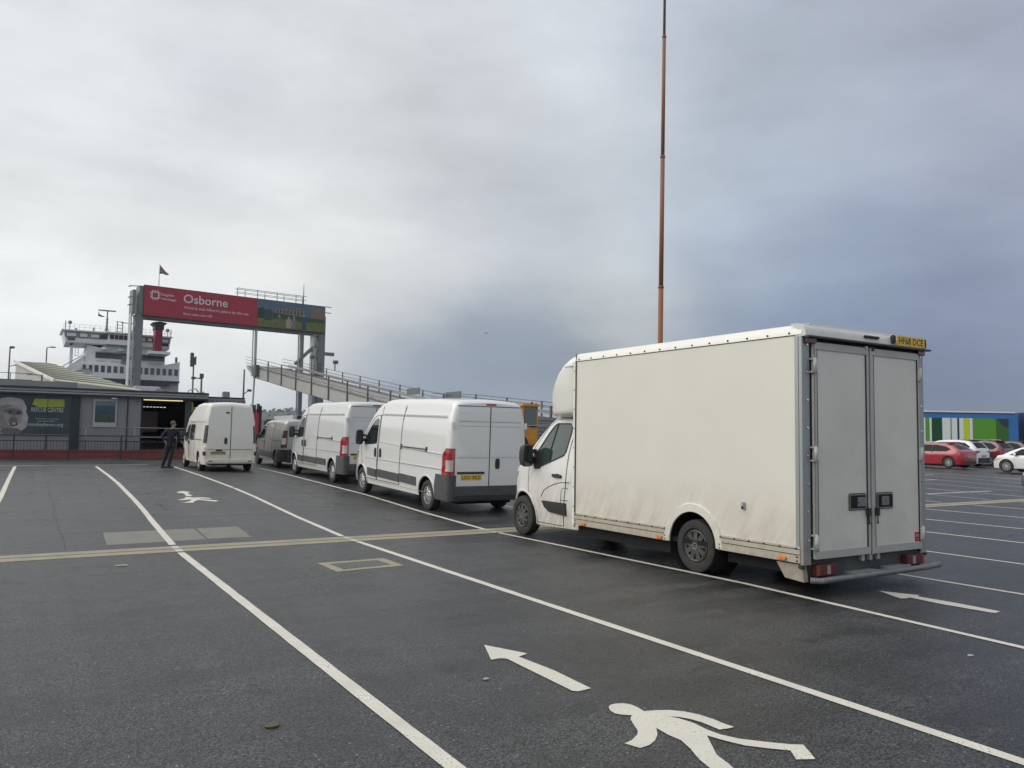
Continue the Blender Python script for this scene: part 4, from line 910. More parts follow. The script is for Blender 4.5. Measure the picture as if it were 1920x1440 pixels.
# arrows and walking figure painted on the road
ARROW = [(3.380,5.838),(3.557,5.442),(3.446,5.397),(3.482,4.956),(3.465,4.484),(3.345,4.476),(3.318,4.505),(3.333,5.391),(3.296,5.430),(3.209,5.429)]
ARROW3 = [(8.661,5.715),(8.842,5.330),(8.758,5.306),(8.794,4.893),(8.782,4.419),(8.706,4.412),(8.653,4.403),(8.633,4.446),(8.588,4.923),(8.619,5.306),(8.524,5.300),(8.468,5.313),(8.494,5.398)]
WALK = [(3.335,4.129),(3.370,4.151),(3.414,4.152),(3.457,4.136),(3.488,4.098),(3.495,4.040),(3.486,3.980),(3.481,3.950),(3.563,3.925),(3.640,3.886),(3.706,3.817),(3.749,3.726),(3.765,3.629),(3.768,3.537),(3.778,3.467),(3.726,3.468),(3.666,3.480),(3.664,3.531),(3.662,3.623),(3.640,3.699),(3.604,3.761),(3.550,3.806),(3.587,3.744),(3.609,3.634),(3.599,3.514),(3.612,3.421),(3.660,3.319),(3.750,3.216),(3.853,3.113),(3.914,3.072),(3.860,2.990),(3.800,2.904),(3.759,2.924),(3.702,2.954),(3.740,3.003),(3.777,3.052),(3.691,3.138),(3.610,3.231),(3.561,3.343),(3.530,3.450),(3.455,3.344),(3.366,3.216),(3.350,3.160),(3.335,3.105),(3.310,3.041),(3.254,2.939),(3.201,2.818),(3.130,2.70),(3.06,2.66),(3.02,2.72),(3.10,2.817),(3.135,2.881),(3.168,2.988),(3.204,3.115),(3.237,3.224),(3.300,3.353),(3.343,3.473),(3.336,3.576),(3.350,3.690),(3.283,3.606),(3.212,3.546),(3.136,3.509),(3.058,3.500),(3.042,3.546),(3.026,3.599),(3.092,3.614),(3.179,3.665),(3.221,3.710),(3.263,3.793),(3.307,3.878),(3.343,3.915),(3.364,3.930),(3.317,3.968),(3.290,4.010),(3.299,4.069)]
FARA = [(3.442,21.751),(3.627,22.077),(3.773,21.699),(3.644,21.368),(3.648,20.664),(3.493,20.559),(3.543,21.396),(3.452,21.503)]
FARW = [(3.172,19.755),(3.383,20.082),(3.398,20.366),(3.545,20.396),(3.551,20.211),(3.796,20.210),(3.932,19.924),(3.867,19.749),(3.712,19.920),(3.660,19.807),(3.886,19.524),(4.001,19.368),(3.876,19.160),(3.788,19.336),(3.599,19.636),(3.460,19.369),(3.383,19.094),(3.158,19.159),(3.360,19.397),(3.468,19.766),(3.308,19.717),(3.179,19.661)]
for nm, p in (('arrow_marking', ARROW), ('walking_figure_marking', WALK), ('arrow_marking', ARROW3), ('arrow_marking', FARA), ('walking_figure_marking', FARW)):
    flat_poly(nm, p, line_white)
# tar plugs and worn holes near the terminal
TP = [(0.342,32.447),(0.385,30.079),(0.288,27.873),(0.265,22.563),(1.926,32.471),(1.871,30.276),(1.838,27.621),(1.810,25.419),(1.786,22.418),(2.820,29.048),(2.815,26.403),(2.738,25.202),(2.769,21.697),(2.670,19.072),(2.680,18.438),(4.457,30.396),(4.463,27.810),(4.486,21.884),(-0.510,32.142),(2.908,32.508),(2.3,35.2),(-.4,35.4),(.9,36.1),(3.6,35.6)]
for k, (x, y) in enumerate(TP):
    rx = .05+.05*random.random(); ry = .25*random.random()+.15
    flat_poly('road_patch', [(x+rx*(1+.3*random.random())*cos(a), y+ry*(1+.3*random.random())*sin(a)) for a in [2*pi*j/10 for j in range(10)]], tar, .003)
# litter: leaves and scraps
LF = [(1.356, 4.851, .034, 'brown curled leaf lying between the lane lines near the camera', (.09, .08, .04)), (1.181, 11.437, .07, 'pale flattened scrap lying beside the drain channel on the left', (.30, .29, .25)), (6.743, 3.636, .022, 'white crumb of litter right of the walking figure', (.38, .38, .36)), (2.93, 5.02, .02, 'small white scrap by the tip of the road arrow', (.38, .38, .36))]
for x, y, r, lb, c in LF:
    mb = MB(); n = 9; top = [(x+r*cos(2*pi*k/n)*(1+.4*random.random()), y+r*.8*sin(2*pi*k/n)*(1+.4*random.random()), .005+.008*random.random()) for k in range(n)]
    mb.pts(top+[(x, y, .012)])
    for k in range(n): mb.face((k, (k+1) % n, n))
    mb.pts([(a, b, .003) for a, b, _ in top]); mb.face([n+1+k for k in range(n)][::-1])
    for k in range(n): mb.face((n+1+k, n+1+(k+1) % n, (k+1) % n, k))
    tag(mb.build('leaf' if 'leaf' in lb else 'litter', mat('scrap_%d' % int(x*10), c, .8)), lb, 'leaf' if 'leaf' in lb else 'litter')
# joints and hairline cracks in the tarmac
seam = mat('seam', (.022, .022, .022), .6)
def wander(x0, y0, x1, y1, w, jit, nm='road_seam'):
    n = int(sqrt((x1-x0)**2+(y1-y0)**2)/.35); P = []; a = 0
    for k in range(n+1): a = a*.8+random.uniform(-jit, jit); P.append((x0+(x1-x0)*k/n+a, y0+(y1-y0)*k/n+a*.6))
    mb = MB(); ribbon(mb, P, w, .0025); struct(mb.build(nm, seam, recalc=False))
wander(.6, 13.2, .75, 33, .012, .03); wander(6.3, 13.1, 6.6, 30, .010, .03); wander(1.2, 16.5, 7.4, 16.9, .010, .06)
# red painted walkway edge before the terminal
red_edge = mat('red_kerb', (.21, .045, .04), .6, noise=(2.5, .25))
q = MB(); q.box(-60, 42.0, .3, 14, 42.25, .80); struct(q.build('kerb', red_edge, bevel=.01))
q = MB(); q.box(-60, 42.25, .3, 14, 62, .795); struct(q.build('pavement', mat('walkway_red', (.12, .06, .05), .7, noise=(1.5, .3))))
# ------------------------------------------------------------------ ferry terminal building
def terminal():
    t = thing('terminal_building', 'long flat-roofed grey terminal building with dark open entrance and striped fascia', 'building', (0, 43, 0))
    wall = mat('cladding_grey', (.22, .225, .24), .55, noise=(1.2, .05)); fasc = mat('fascia_grey', (.30, .31, .33), .45); dk = mat('fascia_dark', (.035, .04, .045), .5)
    q = MB(); q.box(-60, .0, .79, 5.0, .2, 3.38); q.box(-60, .2, .79, -59.8, 16, 3.38); w = q.build('wall', wall, t)
    q = MB()
    for k in range(14): x = 4.9-.9*k-.05; q.box(x, -.006, .8, x+.012, .001, 3.38)
    q.build('cladding_joint', mat('joint', (.18, .18, .19), .6), w)
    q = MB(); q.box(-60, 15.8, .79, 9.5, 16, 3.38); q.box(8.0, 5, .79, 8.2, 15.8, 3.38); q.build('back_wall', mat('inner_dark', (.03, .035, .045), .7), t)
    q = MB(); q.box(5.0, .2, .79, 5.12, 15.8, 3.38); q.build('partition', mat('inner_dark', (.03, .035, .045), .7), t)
    q = MB(); q.box(-60, .1, 3.38, 8.15, 16, 3.6); q.build('roof', mat('roof_felt', (.2, .2, .19), .8), t)
    q = MB(); q.box(-60, -.30, 3.43, 8.1, .1, 3.50); q.box(-60, -.30, 3.54, 8.1, .1, 3.62); q.build('fascia', fasc, t)
    q = MB(); q.box(-60, -.27, 3.36, 8.1, .1, 3.43); q.box(-60, -.27, 3.50, 8.1, .1, 3.54); q.box(-60, -.32, 3.62, 8.12, .1, 3.72); q.build('fascia_stripe', dk, t)
    q = MB(); q.box(-60, 1.2, 3.6, 2.25, 1.6, 4.06); q.box(-60, 1.6, 3.6, 2.25, 6, 4.05); q.build('upstand', mat('upstand_grey', (.21, .22, .22), .7, noise=(.8, .12)), t)
    for x in (2.0,): q = MB(); q.box(x, -.12, .79, x+.34, .02, 3.36); q.build('pillar', mat('pillar_dark', (.02, .035, .04), .45), t)
    for x0, x1 in ((7.05, 7.35), (7.95, 8.12)):
        q = MB(); q.box(x0, -.05, .79, x1, .1, 3.36); q.build('pillar', mat('pillar_olive', (.04, .05, .045), .5), t)
    for x in (-3.2, 1.0, 4.4): q = MB(); q.tube([(x, -.03, 3.38), (x, -.03, .80)], .03, 8); q.build('drain_pipe', dk, t)
    for x in (5.9, 9.3): q = MB(); q.box(x, 2, 3.6, x+.35, 2.4, 3.95); q.build('roof_vent', mat('roof_vent', (.25, .26, .27), .6), t, bevel=.02)
    # strip light glowing over the entrance
    q = MB(); q.box(5.12, .15, 3.27, 6.95, .3, 3.31); q.build('strip_light', mat('light_tube', (1, .9, .5), .5, emit=(1, .86, .42), estr=.9), t)
    for k in range(9):
        q = MB(); q.box(5.1+.17*k, 3.0, 3.0, 5.2+.17*k, 3.1, 3.03); q.build('ceiling_light', mat('light_small', (1, 1, 1), .5, emit=(.9, .95, 1), estr=.8), t)
    q = MB(); q.box(3.95-.3, -.25, 3.25, 3.95-.05, -.02, 3.31); q.build('wall_lamp', mat('lamp_white', (.6, .6, .6), .5), t, bevel=.01)
    q = MB(); q.box(5.3, 4.0, 1.7, 6.3, 4.06, 2.8); q.build('notice_panel', mat('panel_dim', (.16, .12, .12), .6), t)
    q = MB(); q.box(7.45, 1.0, 1.6, 8.1, 1.1, 2.75); q.build('red_panel', mat('panel_red', (.40, .03, .04), .5), t)
    q = MB(); q.box(8.12, .5, 3.1, 10.15, 4, 3.38); q.box(8.12, .45, 3.52, 10.1, 4.05, 3.58); q.build('canopy', mat('canopy_dark', (.035, .035, .04), .6), t)
    q = MB(); q.box(8.12, .44, 3.12, 10.12, .5, 3.50); q.build('canopy_sheet', mat('sheet', (.22, .23, .25), .5), t)
    q = MB()
    for k in range(9): q.box(8.2+.22*k, .415, 3.14, 8.26+.22*k, .44, 3.42)
    q.build('canopy_ribs', mat('sheet_dark', (.12, .13, .15), .5), t)
    q = MB(); q.box(-60, 0.4, 3.72, -1.9, .44, 3.75); q.box(10.0, .6, .8, 10.12, .8, 3.4); q.box(10.0, 3.6, .8, 10.12, 3.8, 3.4); q.build('canopy_post', mat('post_grey', (.2, .21, .22), .5), t)
    return t
terminal()
def ad_board():
    t = thing('advert_board', 'wide dark advert board with a pale monkey face and lettering on the terminal wall', 'poster', (-.95, 42.98, 1.5))
    W_, H_ = 3.05, 1.86
    q = MB(); q.box(-4.2, -.03, 0, W_, 0, H_); q.build('board', mat('advert_slate', (.035, .055, .065), .35, noise=(1.3, .35)), t)
    q = MB(); q.box(-4.2, -.05, -.03, W_+.03, .0, 0); q.box(-4.2, -.05, H_, W_+.03, .0, H_+.03); q.box(W_, -.05, 0, W_+.03, 0, H_); q.build('frame', mat('advert_frame', (.25, .27, .28), .4), t)
    def el(cx, cz, rx, rz, y, m, nm='picture', n=28, wob=.04, rot=0):
        q = MB(); P = []
        for k in range(n):
            a = 2*pi*k/n; w = 1+wob*sin(5*a+cx*7)+wob*.6*sin(9*a); x, z = rx*cos(a)*w, rz*sin(a)*w
            P.append((cx+x*cos(rot)-z*sin(rot), -.03-y, cz+x*sin(rot)+z*cos(rot)))
        P = [(x, yy, min(max(z, .01), H_-.01)) for x, yy, z in P]
        i = q.pts(P); q.face(i); return q.build(nm, m, t, recalc=False)
    fur = mat('print_fur', (.36, .36, .36), .6, noise=(5, .18)); fur2 = mat('print_fur_shade', (.20, .20, .21), .6, noise=(6, .2)); face = mat('print_face', (.13, .12, .12), .6, noise=(7, .25)); blk = mat('print_black', (.02, .02, .022), .6)
    el(-.25, .45, .8, .75, .002, fur, wob=.03); el(.50, 1.20, .62, .50, .004, fur, wob=.04); el(.75, .65, .45, .55, .005, fur, wob=.03); el(.35, .75, .42, .62, .006, fur2, wob=.03)
    el(.62, .82, .36, .48, .008, mat('print_mid', (.27, .265, .26), .6, noise=(8, .2))); el(.62, 1.02, .36, .15, .010, face, wob=.06, rot=-.12); el(.48, 1.02, .075, .055, .012, blk); el(.80, .98, .075, .055, .012, blk)
    el(.62, .62, .17, .18, .012, face); el(.64, .80, .10, .06, .013, fur2); el(.64, .46, .15, .09, .014, blk, wob=.02); el(.64, .48, .085, .06, .016, fur, wob=.02); el(.55, .12, .42, .16, .012, face)
    q = MB(); q.prism([(1.33, 1.38), (1.42, 1.66), (2.62, 1.66), (2.64, 1.30), (1.60, 1.26), (1.44, 1.34)], -.036, -.032, 'y'); q.build('green_banner', mat('print_lime', (.30, .36, .05), .6, noise=(3, .1)), t)
    ww = mat('print_white', (.42, .43, .42), .6)
    text('RESCUE CENTRE', .20, ww, t, (1.30, -.04, 1.05), width=1.30, bold=.01)
    text('Come discover primates', .055, ww, t, (1.48, -.04, .70), width=.95, bold=.02); text('and conservation', .055, ww, t, (1.58, -.04, .60), width=.68, bold=.02)
    text('monkeyhaven.org', .20, ww, t, (1.20, -.04, .34), width=1.42, bold=.01)
    text('y', .34, ww, t, (-.17, -.04, 1.18), bold=.02)
ad_board()
def small_poster():
    t = thing('wall_poster', 'framed blue and green poster on the terminal wall left of the entrance', 'poster', (2.95, 42.98, 2.0))
    q = MB(); q.box(-.05, -.05, -.09, .98, -.0, 1.23); q.build('frame', mat('frame_grey', (.37, .38, .40), .45), t, bevel=.008)
    q = MB(); q.box(.03, -.056, .12, .90, -.05, 1.15); p = q.build('sheet', mat('poster_blue', (.03, .07, .11), .4, noise=(3, .3)), t)
    q = MB(); q.box(.03, -.059, .12, .90, -.056, .50); q.build('picture', mat('poster_green', (.04, .075, .04), .4, noise=(8, .6)), p)
    q = MB(); q.box(.03, -.059, .92, .90, -.056, 1.15); q.build('picture', mat('poster_grey', (.14, .17, .19), .4, noise=(5, .3)), p)
small_poster()
# guard fence along the kerb and handrails by the entrance
def fence():
    t = thing('guard_fence', 'low dark pedestrian guard fence along the red kerb before the terminal', 'fence', (0, 40.6, gz(40.6)))
    fm = mat('fence_dark', (.03, .033, .035), .5)
    x0 = -22; n = 18
    for k in range(n):
        x = 2.02+2.1*(k-11.5+.42)
        if x > 8: continue
        q = MB(); q.box(x-.03, -.03, 0, x+.03, .03, 1.08); q.build('post', fm, t)
    q = MB(); q.box(-22, -.02, 1.04, 7.9, .02, 1.085); q.box(-22, -.02, .80, 7.9, .02, .84); q.box(-22, -.02, .30, 7.9, .02, .34); q.build('rail', fm, t)
    q = MB(); x = -6.0
    while x < 7.8: q.box(x-.008, -.008, .34, x+.008, .008, .80); x += .125
    q.build('infill_bars', fm, t)
    t2 = thing('handrail', 'galvanised double handrail crossing the dark terminal entrance', 'railing', (0, 42.4, .8))
    gm = mat('handrail_steel', (.24, .25, .27), .4, metal=.5)
    for z in (.62, 1.08):
        q = MB(); q.tube([(2.4, 0, z+.02), (8.3, 0, z-.02)], .022, 8); q.build('rail', gm, t2)
    for x in (2.6, 4.7, 6.6, 8.2): q = MB(); q.cyl((x, 0, 0), (x, 0, 1.08), .024, n=8); q.build('post', gm, t2)
fence()
# pitched light roof of the passenger shed behind the terminal
def shed():
    t = thing('passenger_shed', 'shed with a long pale greenish sloping roof rising behind the terminal on the left', 'building', (0, 0, 0))
    rm = mat('roof_sheet', (.42, .42, .32), .6, noise=(.6, .12)); wm = mat('shed_wall', (.42, .42, .40), .7, noise=(1, .05))
    # the roof pitches towards the camera: verge A-D on the left, far verge B-C on the right, eave D-C along the terminal
    A, B, C_, D = Vector((-.5, 60, 6.1)), Vector((2.12, 95, 8.65)), Vector((7.9, 66, 4.75)), Vector((1.44, 50, 4.43))
    def S(u, v): return (A*(1-v)+D*v)*(1-u)+(B*(1-v)+C_*v)*u
    dn = Vector((0, 0, -.14)); q = MB(); R = []
    for a in range(9): R.append([tuple(S(a/8, b/8)) for b in range(9)]+[tuple(S(a/8, b/8)+dn) for b in range(8, -1, -1)])
    q.loft(R, True, True); rf = q.build('roof', rm, t)
    q = MB()
    for k in range(1, 10):
        v = k/10; q.tube([tuple(S(u/6, v)+Vector((0, 0, .02))) for u in range(7)], .06, 4)
    q.build('roof_ribs', mat('roof_rib', (.30, .30, .22), .6), rf)
    q = MB(); q.pts([A+dn, D+dn, (D.x, D.y, .5), (A.x, A.y, .5), B+dn, C_+dn, (C_.x, C_.y, .5), (B.x, B.y, .5)])
    for f in ((0, 1, 2, 3), (1, 5, 6, 2), (5, 4, 7, 6), (4, 0, 3, 7)): q.face(f)
    q.build('wall', wm, t)
    q = MB(); q.bar(A+Vector((-.1, -.1, -.02)), D+Vector((-.05, -.15, -.02)), .10, .16); q.build('barge_board', mat('barge', (.72, .66, .62), .5), t)
    q = MB(); q.box(.80, 51.0, 3.9, .88, 51.1, 4.75); q.box(.1, 51.0, 4.72, .86, 51.05, 4.76); q.build('pipe', mat('pipe_dark', (.1, .1, .1), .6), t)
    t = thing('white_plant_box', 'white box unit on the roof beside the left gantry leg', 'roof unit', (7.8, 70, 0.2))
    q = MB(); q.box(-.2, 0, 3, 1.75, 2, 5.15); q.build('casing', mat('white_box', (.55, .57, .60), .5), t, bevel=.08)
    q = MB(); q.box(-1.9, .4, 3, -.4, 1.4, 5.2); q.build('duct', mat('duct', (.62, .62, .60), .5), t, bevel=.15)
    t = thing('green_crane_deck', 'olive green machinery deck with hoops behind the terminal roof right of the gantry leg', 'machinery', (11.0, 75, .1))
    og = mat('olive_green', (.20, .22, .07), .6, noise=(3, .2))
    q = MB(); q.box(-1.2, 0, 3, 2.2, 2, 4.7); q.build('deck', og, t, bevel=.05)
    for k in range(5): q = MB(); q.bar((-1.2+.7*k, -.05, 4.75+.06*k), (-.4+.7*k, .4, 5.25-.1*k), .10); q.build('beam', og, t)
    q = MB(); q.tube([(2.3, 0, 3.2), (2.3, 0, 4.9), (2.7, 0, 5.2), (3.2, 0, 4.9), (3.4, 0, 3.2)], .06, 8); q.tube([(1.4, .5, 4.2), (1.6, .5, 5.3), (2.2, .5, 5.5), (2.6, .5, 5.0)], .06, 8); q.build('hoop', mat('hoop_pale', (.40, .42, .28), .5), t)
shed()
def pole(name, label, cat, x, y, z0, z1, r=.06, head=None, m=None, group=None):
    m = m or mat('pole_dark', (.09, .095, .10), .5)
    t = thing(name, label, cat, (x, y, z0), 0, group)
    q = MB(); q.cyl((0, 0, 0), (0, 0, z1-z0), r*1.25, r, 10); q.build('pole', m, t)
    if head: head(t, z1-z0, m)
    return t
def lamp_head(t, h, m, dx=.5):
    q = MB(); q.tube([(0, 0, h), (dx*.4, 0, h+.06), (dx*.6, 0, h+.08)], .04, 8); q.build('arm', m, t)
    q = MB(); q.box(dx*.5, -.12, h+.03, dx*1.5, .12, h+.14); q.build('lamp_head', m, t, bevel=.03)
def cam_head(t, h, m):
    q = MB(); q.box(-.03, -.1, h-.12, .32, .1, h+.06); q.build('floodlight', m, t, bevel=.03)
    q = MB(); q.tube([(0, 0, h*.75), (.45, 0, h*.75+.15)], .03, 6); q.box(.4, -.1, h*.75+.08, .7, .1, h*.75+.2); q.build('arm', m, t)
def box_head(t, h, m):
    q = MB(); q.box(-.32, -.12, h-.9, .0, .12, h+.45); q.build('antenna_panel', m, t, bevel=.04); q = MB(); q.box(.08, -.1, h-.7, .22, .1, h+.1); q.build('antenna_rod', m, t)
def arm_head(t, h, m):
    q = MB(); q.tube([(0, 0, h-.35), (-.5, 0, h-.3)], .05, 6); q.box(-.75, -.1, h-.42, -.45, .1, h-.22); q.build('camera', m, t, bevel=.02); q = MB(); q.box(-.14, -.1, h-.3, .14, .1, h+.05); q.build('cap', m, t)
pole('lamp_post', 'dark pole with floodlight and side arm at the far left behind the terminal', 'lamp post', -1.08, 75, 2, 8.3, .055, cam_head)
pole('lamp_post', 'slim lamp post rising above the pale sloping roof', 'lamp post', 1.76, 90, 2, 9.75, .06, lamp_head)
pole('antenna_mast', 'thin mast with a flat antenna panel right of the ferry', 'mast', 13.7, 80, .4, 8.8, .07, box_head)
pole('camera_pole', 'short pole with a side-arm camera on the terminal roof line', 'camera pole', 11.76, 65, .4, 6.2, .07, arm_head)
q = MB(); q.box(-.4, -.2, 0, .4, .2, .9); q.box(-.15, -.15, .9, .15, .15, 1.5)
t_ = thing('vent_stack', 'dark stubby vent stack at the roof edge on the far left', 'vent', (-.79, 60, 3.4)); q.build('stack', mat('stack_dark', (.10, .09, .085), .7), t_)
t_ = thing('roof_railing', 'thin double rail on the terminal roof at the far left edge', 'railing', (0, 47, 3.6))
for z in (.62, .95): q = MB(); q.bar((-12, 0, z), (.35, 0, z), .03); q.build('rail', mat('pole_dark', (.09, .095, .10), .5), t_)
for x in (-6, -3, -.6): q = MB(); q.bar((x, 0, 0), (x, 0, .95), .04); q.build('post', mat('pole_dark', (.09, .095, .10), .5), t_)

# ------------------------------------------------------------------ portal gantry with hoarding
GA = Vector((11.6, 100.9)); GB = Vector((34.2, 103.5))
GDIR = (GB-GA).normalized(); GROT = atan2(GDIR.y, GDIR.x)
def gantry():
    gm = mat('gantry_grey', (.19, .205, .21), .5, metal=.2, noise=(.8, .08)); gl = mat('gantry_light', (.40, .43, .44), .5)
    t = thing('portal_gantry', 'tall grey steel portal frame spanning the linkspan and carrying the hoarding', 'gantry', (GA.x, GA.y, 0), GROT)
    LW = (GB-GA).length
    def leg(x0, x1, lat0, lat1, ztop):
        q = MB(); q.box(x0, .3, 0, x1, 2.0, ztop); q.build('leg', gm, t)
        q = MB(); q.box(lat0, .5, 0, lat0+.12, 1.7, ztop); n = 13
        for k in range(n):
            z0 = ztop*k/n; z1 = ztop*(k+1)/n; a, b = (lat0+.1, x0) if k % 2 else (x0, lat0+.1); q.bar((a, .5, z0), (b, .5, z1), .12, .1); q.bar((lat0, .5, z1), (x0, .5, z1), .10, .1)
        q.build('lattice', gl, t)
    leg(-.75, .0, -1.3, -.75, 15.4); leg(LW-.65, LW+.25, LW-1.3, LW-.65, 17.6)
    q = MB(); q.box(-1.25, .3, 15.4, -.9, 1.9, 18.2); q.box(-.55, .25, 15.4, -.05, 1.9, 18.75); q.build('leg_head', gm, t)
    for z in (16.4, 17.3, 18.6): q = MB(); q.bar((-1.6, .4, z), (-.3, .4, z+.12), .09); q.bar((-1.75, .4, z-.1), (-1.45, .4, z), .12); q.build('rung', gm, t)
    q = MB(); q.box(-.2, .45, 14.95, LW, .8, 15.25); q.box(-.2, 1.6, 14.95, LW, 1.9, 15.25); q.box(-.2, .45, 18.3, LW, .8, 18.5); q.build('crossbeam', gm, t)
    q = MB(); n = 16
    for k in range(n): a = LW*k/n; b = LW*(k+1)/n; q.bar((a, .8, 15.1), (b, 1.6, 15.1), .12); q.bar((b, .8, 15.1), (b, 1.6, 15.1), .12)
    q.build('bracing', gl, t)
    for z in (18.9, 18.1): q = MB(); q.bar((LW, .3, z), (LW+1.0, .3, z), .09); q.build('rung', gm, t)
    q = MB(); q.box(LW+.25, .4, 12.3, LW+1.7, .8, 12.75); q.build('bracket', gm, t)
    q = MB(); q.bar((LW-3.6, 1.0, 10.9), (LW-.9, 1.0, 13.6), .45, .4); q.build('brace', gm, t)
    # hangers down to the ramp and on to the ground
    for x, r in ((13.2, .06), (13.6, .14), (19.35, .08), (19.85, .21)):
        q = MB(); q.box(x-r, .5, 9.4 if x < 15 else 0, x+r, .5+2*r, 15.0); q.build('hanger', gl if r < .2 else gm, t)
    # walkway rail on top, aerial
    q = MB()
    for k in range(8): x = 11.0+1.30*k; q.bar((x, 1.5 if k % 2 else .6, 18.4), (x, 1.5 if k % 2 else .6, 20.0), .07)
    for y in (.6, 1.5): q.bar((11.0, y, 20.0), (20.3, y, 20.0), .06); q.bar((11.0, y, 19.5), (20.3, y, 19.5), .05)
    q.build('walkway_rail', gm, t)
    q = MB(); q.cyl((19.8, .5, 18.3), (19.8, .5, 21.6), .09, .04, 8); q.build('aerial', gm, t)
    # hoarding
    h = thing('hoarding', 'long red hoarding reading Osborne with a lawn and palace picture at its right end', 'billboard', (GA.x, GA.y, 0), GROT)
    z0, z1 = 15.3, 18.82; xs = 13.45
    red = mat('hoarding_red', (.35, .035, .06), .5, noise=(.5, .04))
    q = MB(); q.box(-.1, .0, z0, xs, .25, z1); q.build('red_panel', red, h)
    q = MB(); q.box(-.14, .02, z0-.08, LW+.05, .3, z0); q.box(-.14, .02, z1, LW+.05, .3, z1+.06); q.box(-.14, -.01, z0, -.10, .3, z1); q.build('edge_trim', mat('trim_dark', (.06, .05, .05), .6), h)
    ww = mat('hoarding_white', (.60, .56, .57), .5)
    text('Osborne', 1.06, ww, h, (4.35, -.012, z0+1.95), width=5.3, bold=.012)
    text("Victoria and Albert's palace by the sea", .44, ww, h, (4.4, -.012, z0+1.14), width=7.9, bold=.008)
    text('Book online save 10%', .30, ww, h, (4.4, -.012, z0+.48), width=3.4, bold=.008)
    text('English', .36, ww, h, (1.85, -.012, z0+2.42), width=1.35, bold=.012); text('Heritage', .36, ww, h, (1.85, -.012, z0+1.92), width=1.65, bold=.012)
    q = MB(); cx, cz = 1.12, z0+2.48; a = .36; w = .12; yy0, yy1 = -.012, .002
    for s in (-1, 1): q.box(cx-a-.0, yy0, cz+s*a-w/2, cx+a, yy1, cz+s*a+w/2); q.box(cx+s*a-w/2, yy0+.001, cz-a-w/2, cx+s*a+w/2, yy1, cz+a+w/2)
    for s in (-1, 1):
        for k in (-.27, 0, .27):
            for pp in ((cx+k, cz+s*.5), (cx+s*.5, cz+k)):
                q.box(pp[0]-.055, yy0+.002, pp[1]-.085, pp[0]+.055, yy1, pp[1]+.085) if pp[0] == cx+k and pp[1] != cz+k else q.box(pp[0]-.085, yy0+.002, pp[1]-.055, pp[0]+.085, yy1, pp[1]+.055)
    q.build('emblem', ww, h)
    # picture panel: sky, trees, stone front, lawn, group of visitors
    q = MB(); q.box(xs, .0, z0, LW, .25, z1); pc = q.build('picture_panel', mat('pic_sky', (.09, .14, .20), .6, noise=(.8, .15)), h)
    def P(pts, d, m, nm='picture'):
        q = MB(); i = q.pts([(xs+x, -.004-d, z0+z) for x, z in pts]); q.face(i); return q.build(nm, m, pc, recalc=False)
    lawn = mat('pic_lawn', (.13, .15, .055), .6, noise=(3, .4)); tree = mat('pic_tree', (.025, .05, .05), .6, noise=(3, .4)); stone = mat('pic_stone', (.20, .185, .155), .6, noise=(6, .35)); bush = mat('pic_bush', (.05, .075, .045), .6, noise=(4, .3)); pw = mat('pic_window', (.05, .06, .08), .6)
    wd = LW-xs
    P([(0, 0), (wd, 0), (wd, 1.25), (0, 1.15)], .002, lawn); P([(0, 1.1), (.9, 1.1), (1.0, 2.1), (.7, 2.6), (.3, 2.4), (0, 2.3)], .004, tree)
    P([(.9, .9), (1.9, .9), (2.0, 2.0), (1.7, 2.35), (1.2, 2.35), (.9, 2.0)], .006, mat('pic_topiary', (.05, .07, .075), .6)); P([(2.0, 1.2), (wd-.1, 1.2), (wd-.1, 1.7), (6.8, 1.8), (4, 1.9), (2.0, 2.0)], .004, bush)
    P([(2.3, 1.8), (2.3, 2.6), (3.8, 2.6), (3.8, 2.9), (6.3, 2.9), (6.3, 1.8)], .003, stone); P([(7.3, 1.7), (7.3, 3.2), (wd, 3.2), (wd, 1.7)], .003, mat('pic_brick', (.19, .15, .12), .6, noise=(5, .2)))
    for k in range(8): P([(2.5+.48*k, 2.0), (2.7+.48*k, 2.0), (2.7+.48*k, 2.45), (2.5+.48*k, 2.45)], .005, pw)
    for k in range(5): P([(4.0+.48*k, 2.55), (4.2+.48*k, 2.55), (4.2+.48*k, 2.8), (4.0+.48*k, 2.8)], .005, pw)
    for k, (x, hgt, c, w2) in enumerate(((2.9, 1.75, (.12, .13, .12), .5), (4.2, 1.6, (.36, .27, .26), .75), (4.9, 1.75, (.20, .17, .18), .55), (6.3, 2.15, (.03, .08, .15), .6))):
        m = mat('pic_cloth%d' % k, c, .6, noise=(4, .3)); P([(x-w2*.4, .12), (x+w2*.4, .12), (x+w2*.55, hgt*.5), (x+w2*.4, hgt*.83), (x-w2*.35, hgt*.83), (x-w2*.55, hgt*.5)], .008, m)
        q = MB(); q.pts([(xs+x+.15*cos(a), -.014, z0+hgt*.93+.17*sin(a)) for a in [2*pi*j/12 for j in range(12)]]); q.face(range(12)); q.build('picture', mat('pic_skin', (.35, .24, .2), .6), pc, recalc=False)
    # flag over the hoarding
    f = thing('flag', 'small tattered union flag on a pole above the red hoarding', 'flag', (GA.x+1.55, GA.y+.9, 18.3), GROT)
    q = MB(); q.cyl((0, 0, 0), (0, 0, 3.4), .05, .03, 8); q.build('flagpole', gl, f)
    def fl(d, m, P): q = MB(); q.loft([[(x, d+.12*sin(x*4), z) for x, z in P], [(x, d+.03+.12*sin(x*4), z) for x, z in P]], True, True); q.build('cloth', m, f)
    fl(0, mat('flag_navy', (.10, .12, .20), .8), [(.03, 3.3), (.35, 3.0), (.7, 2.6), (1.1, 2.25), (.8, 2.15), (.4, 2.3), (.05, 2.2)])
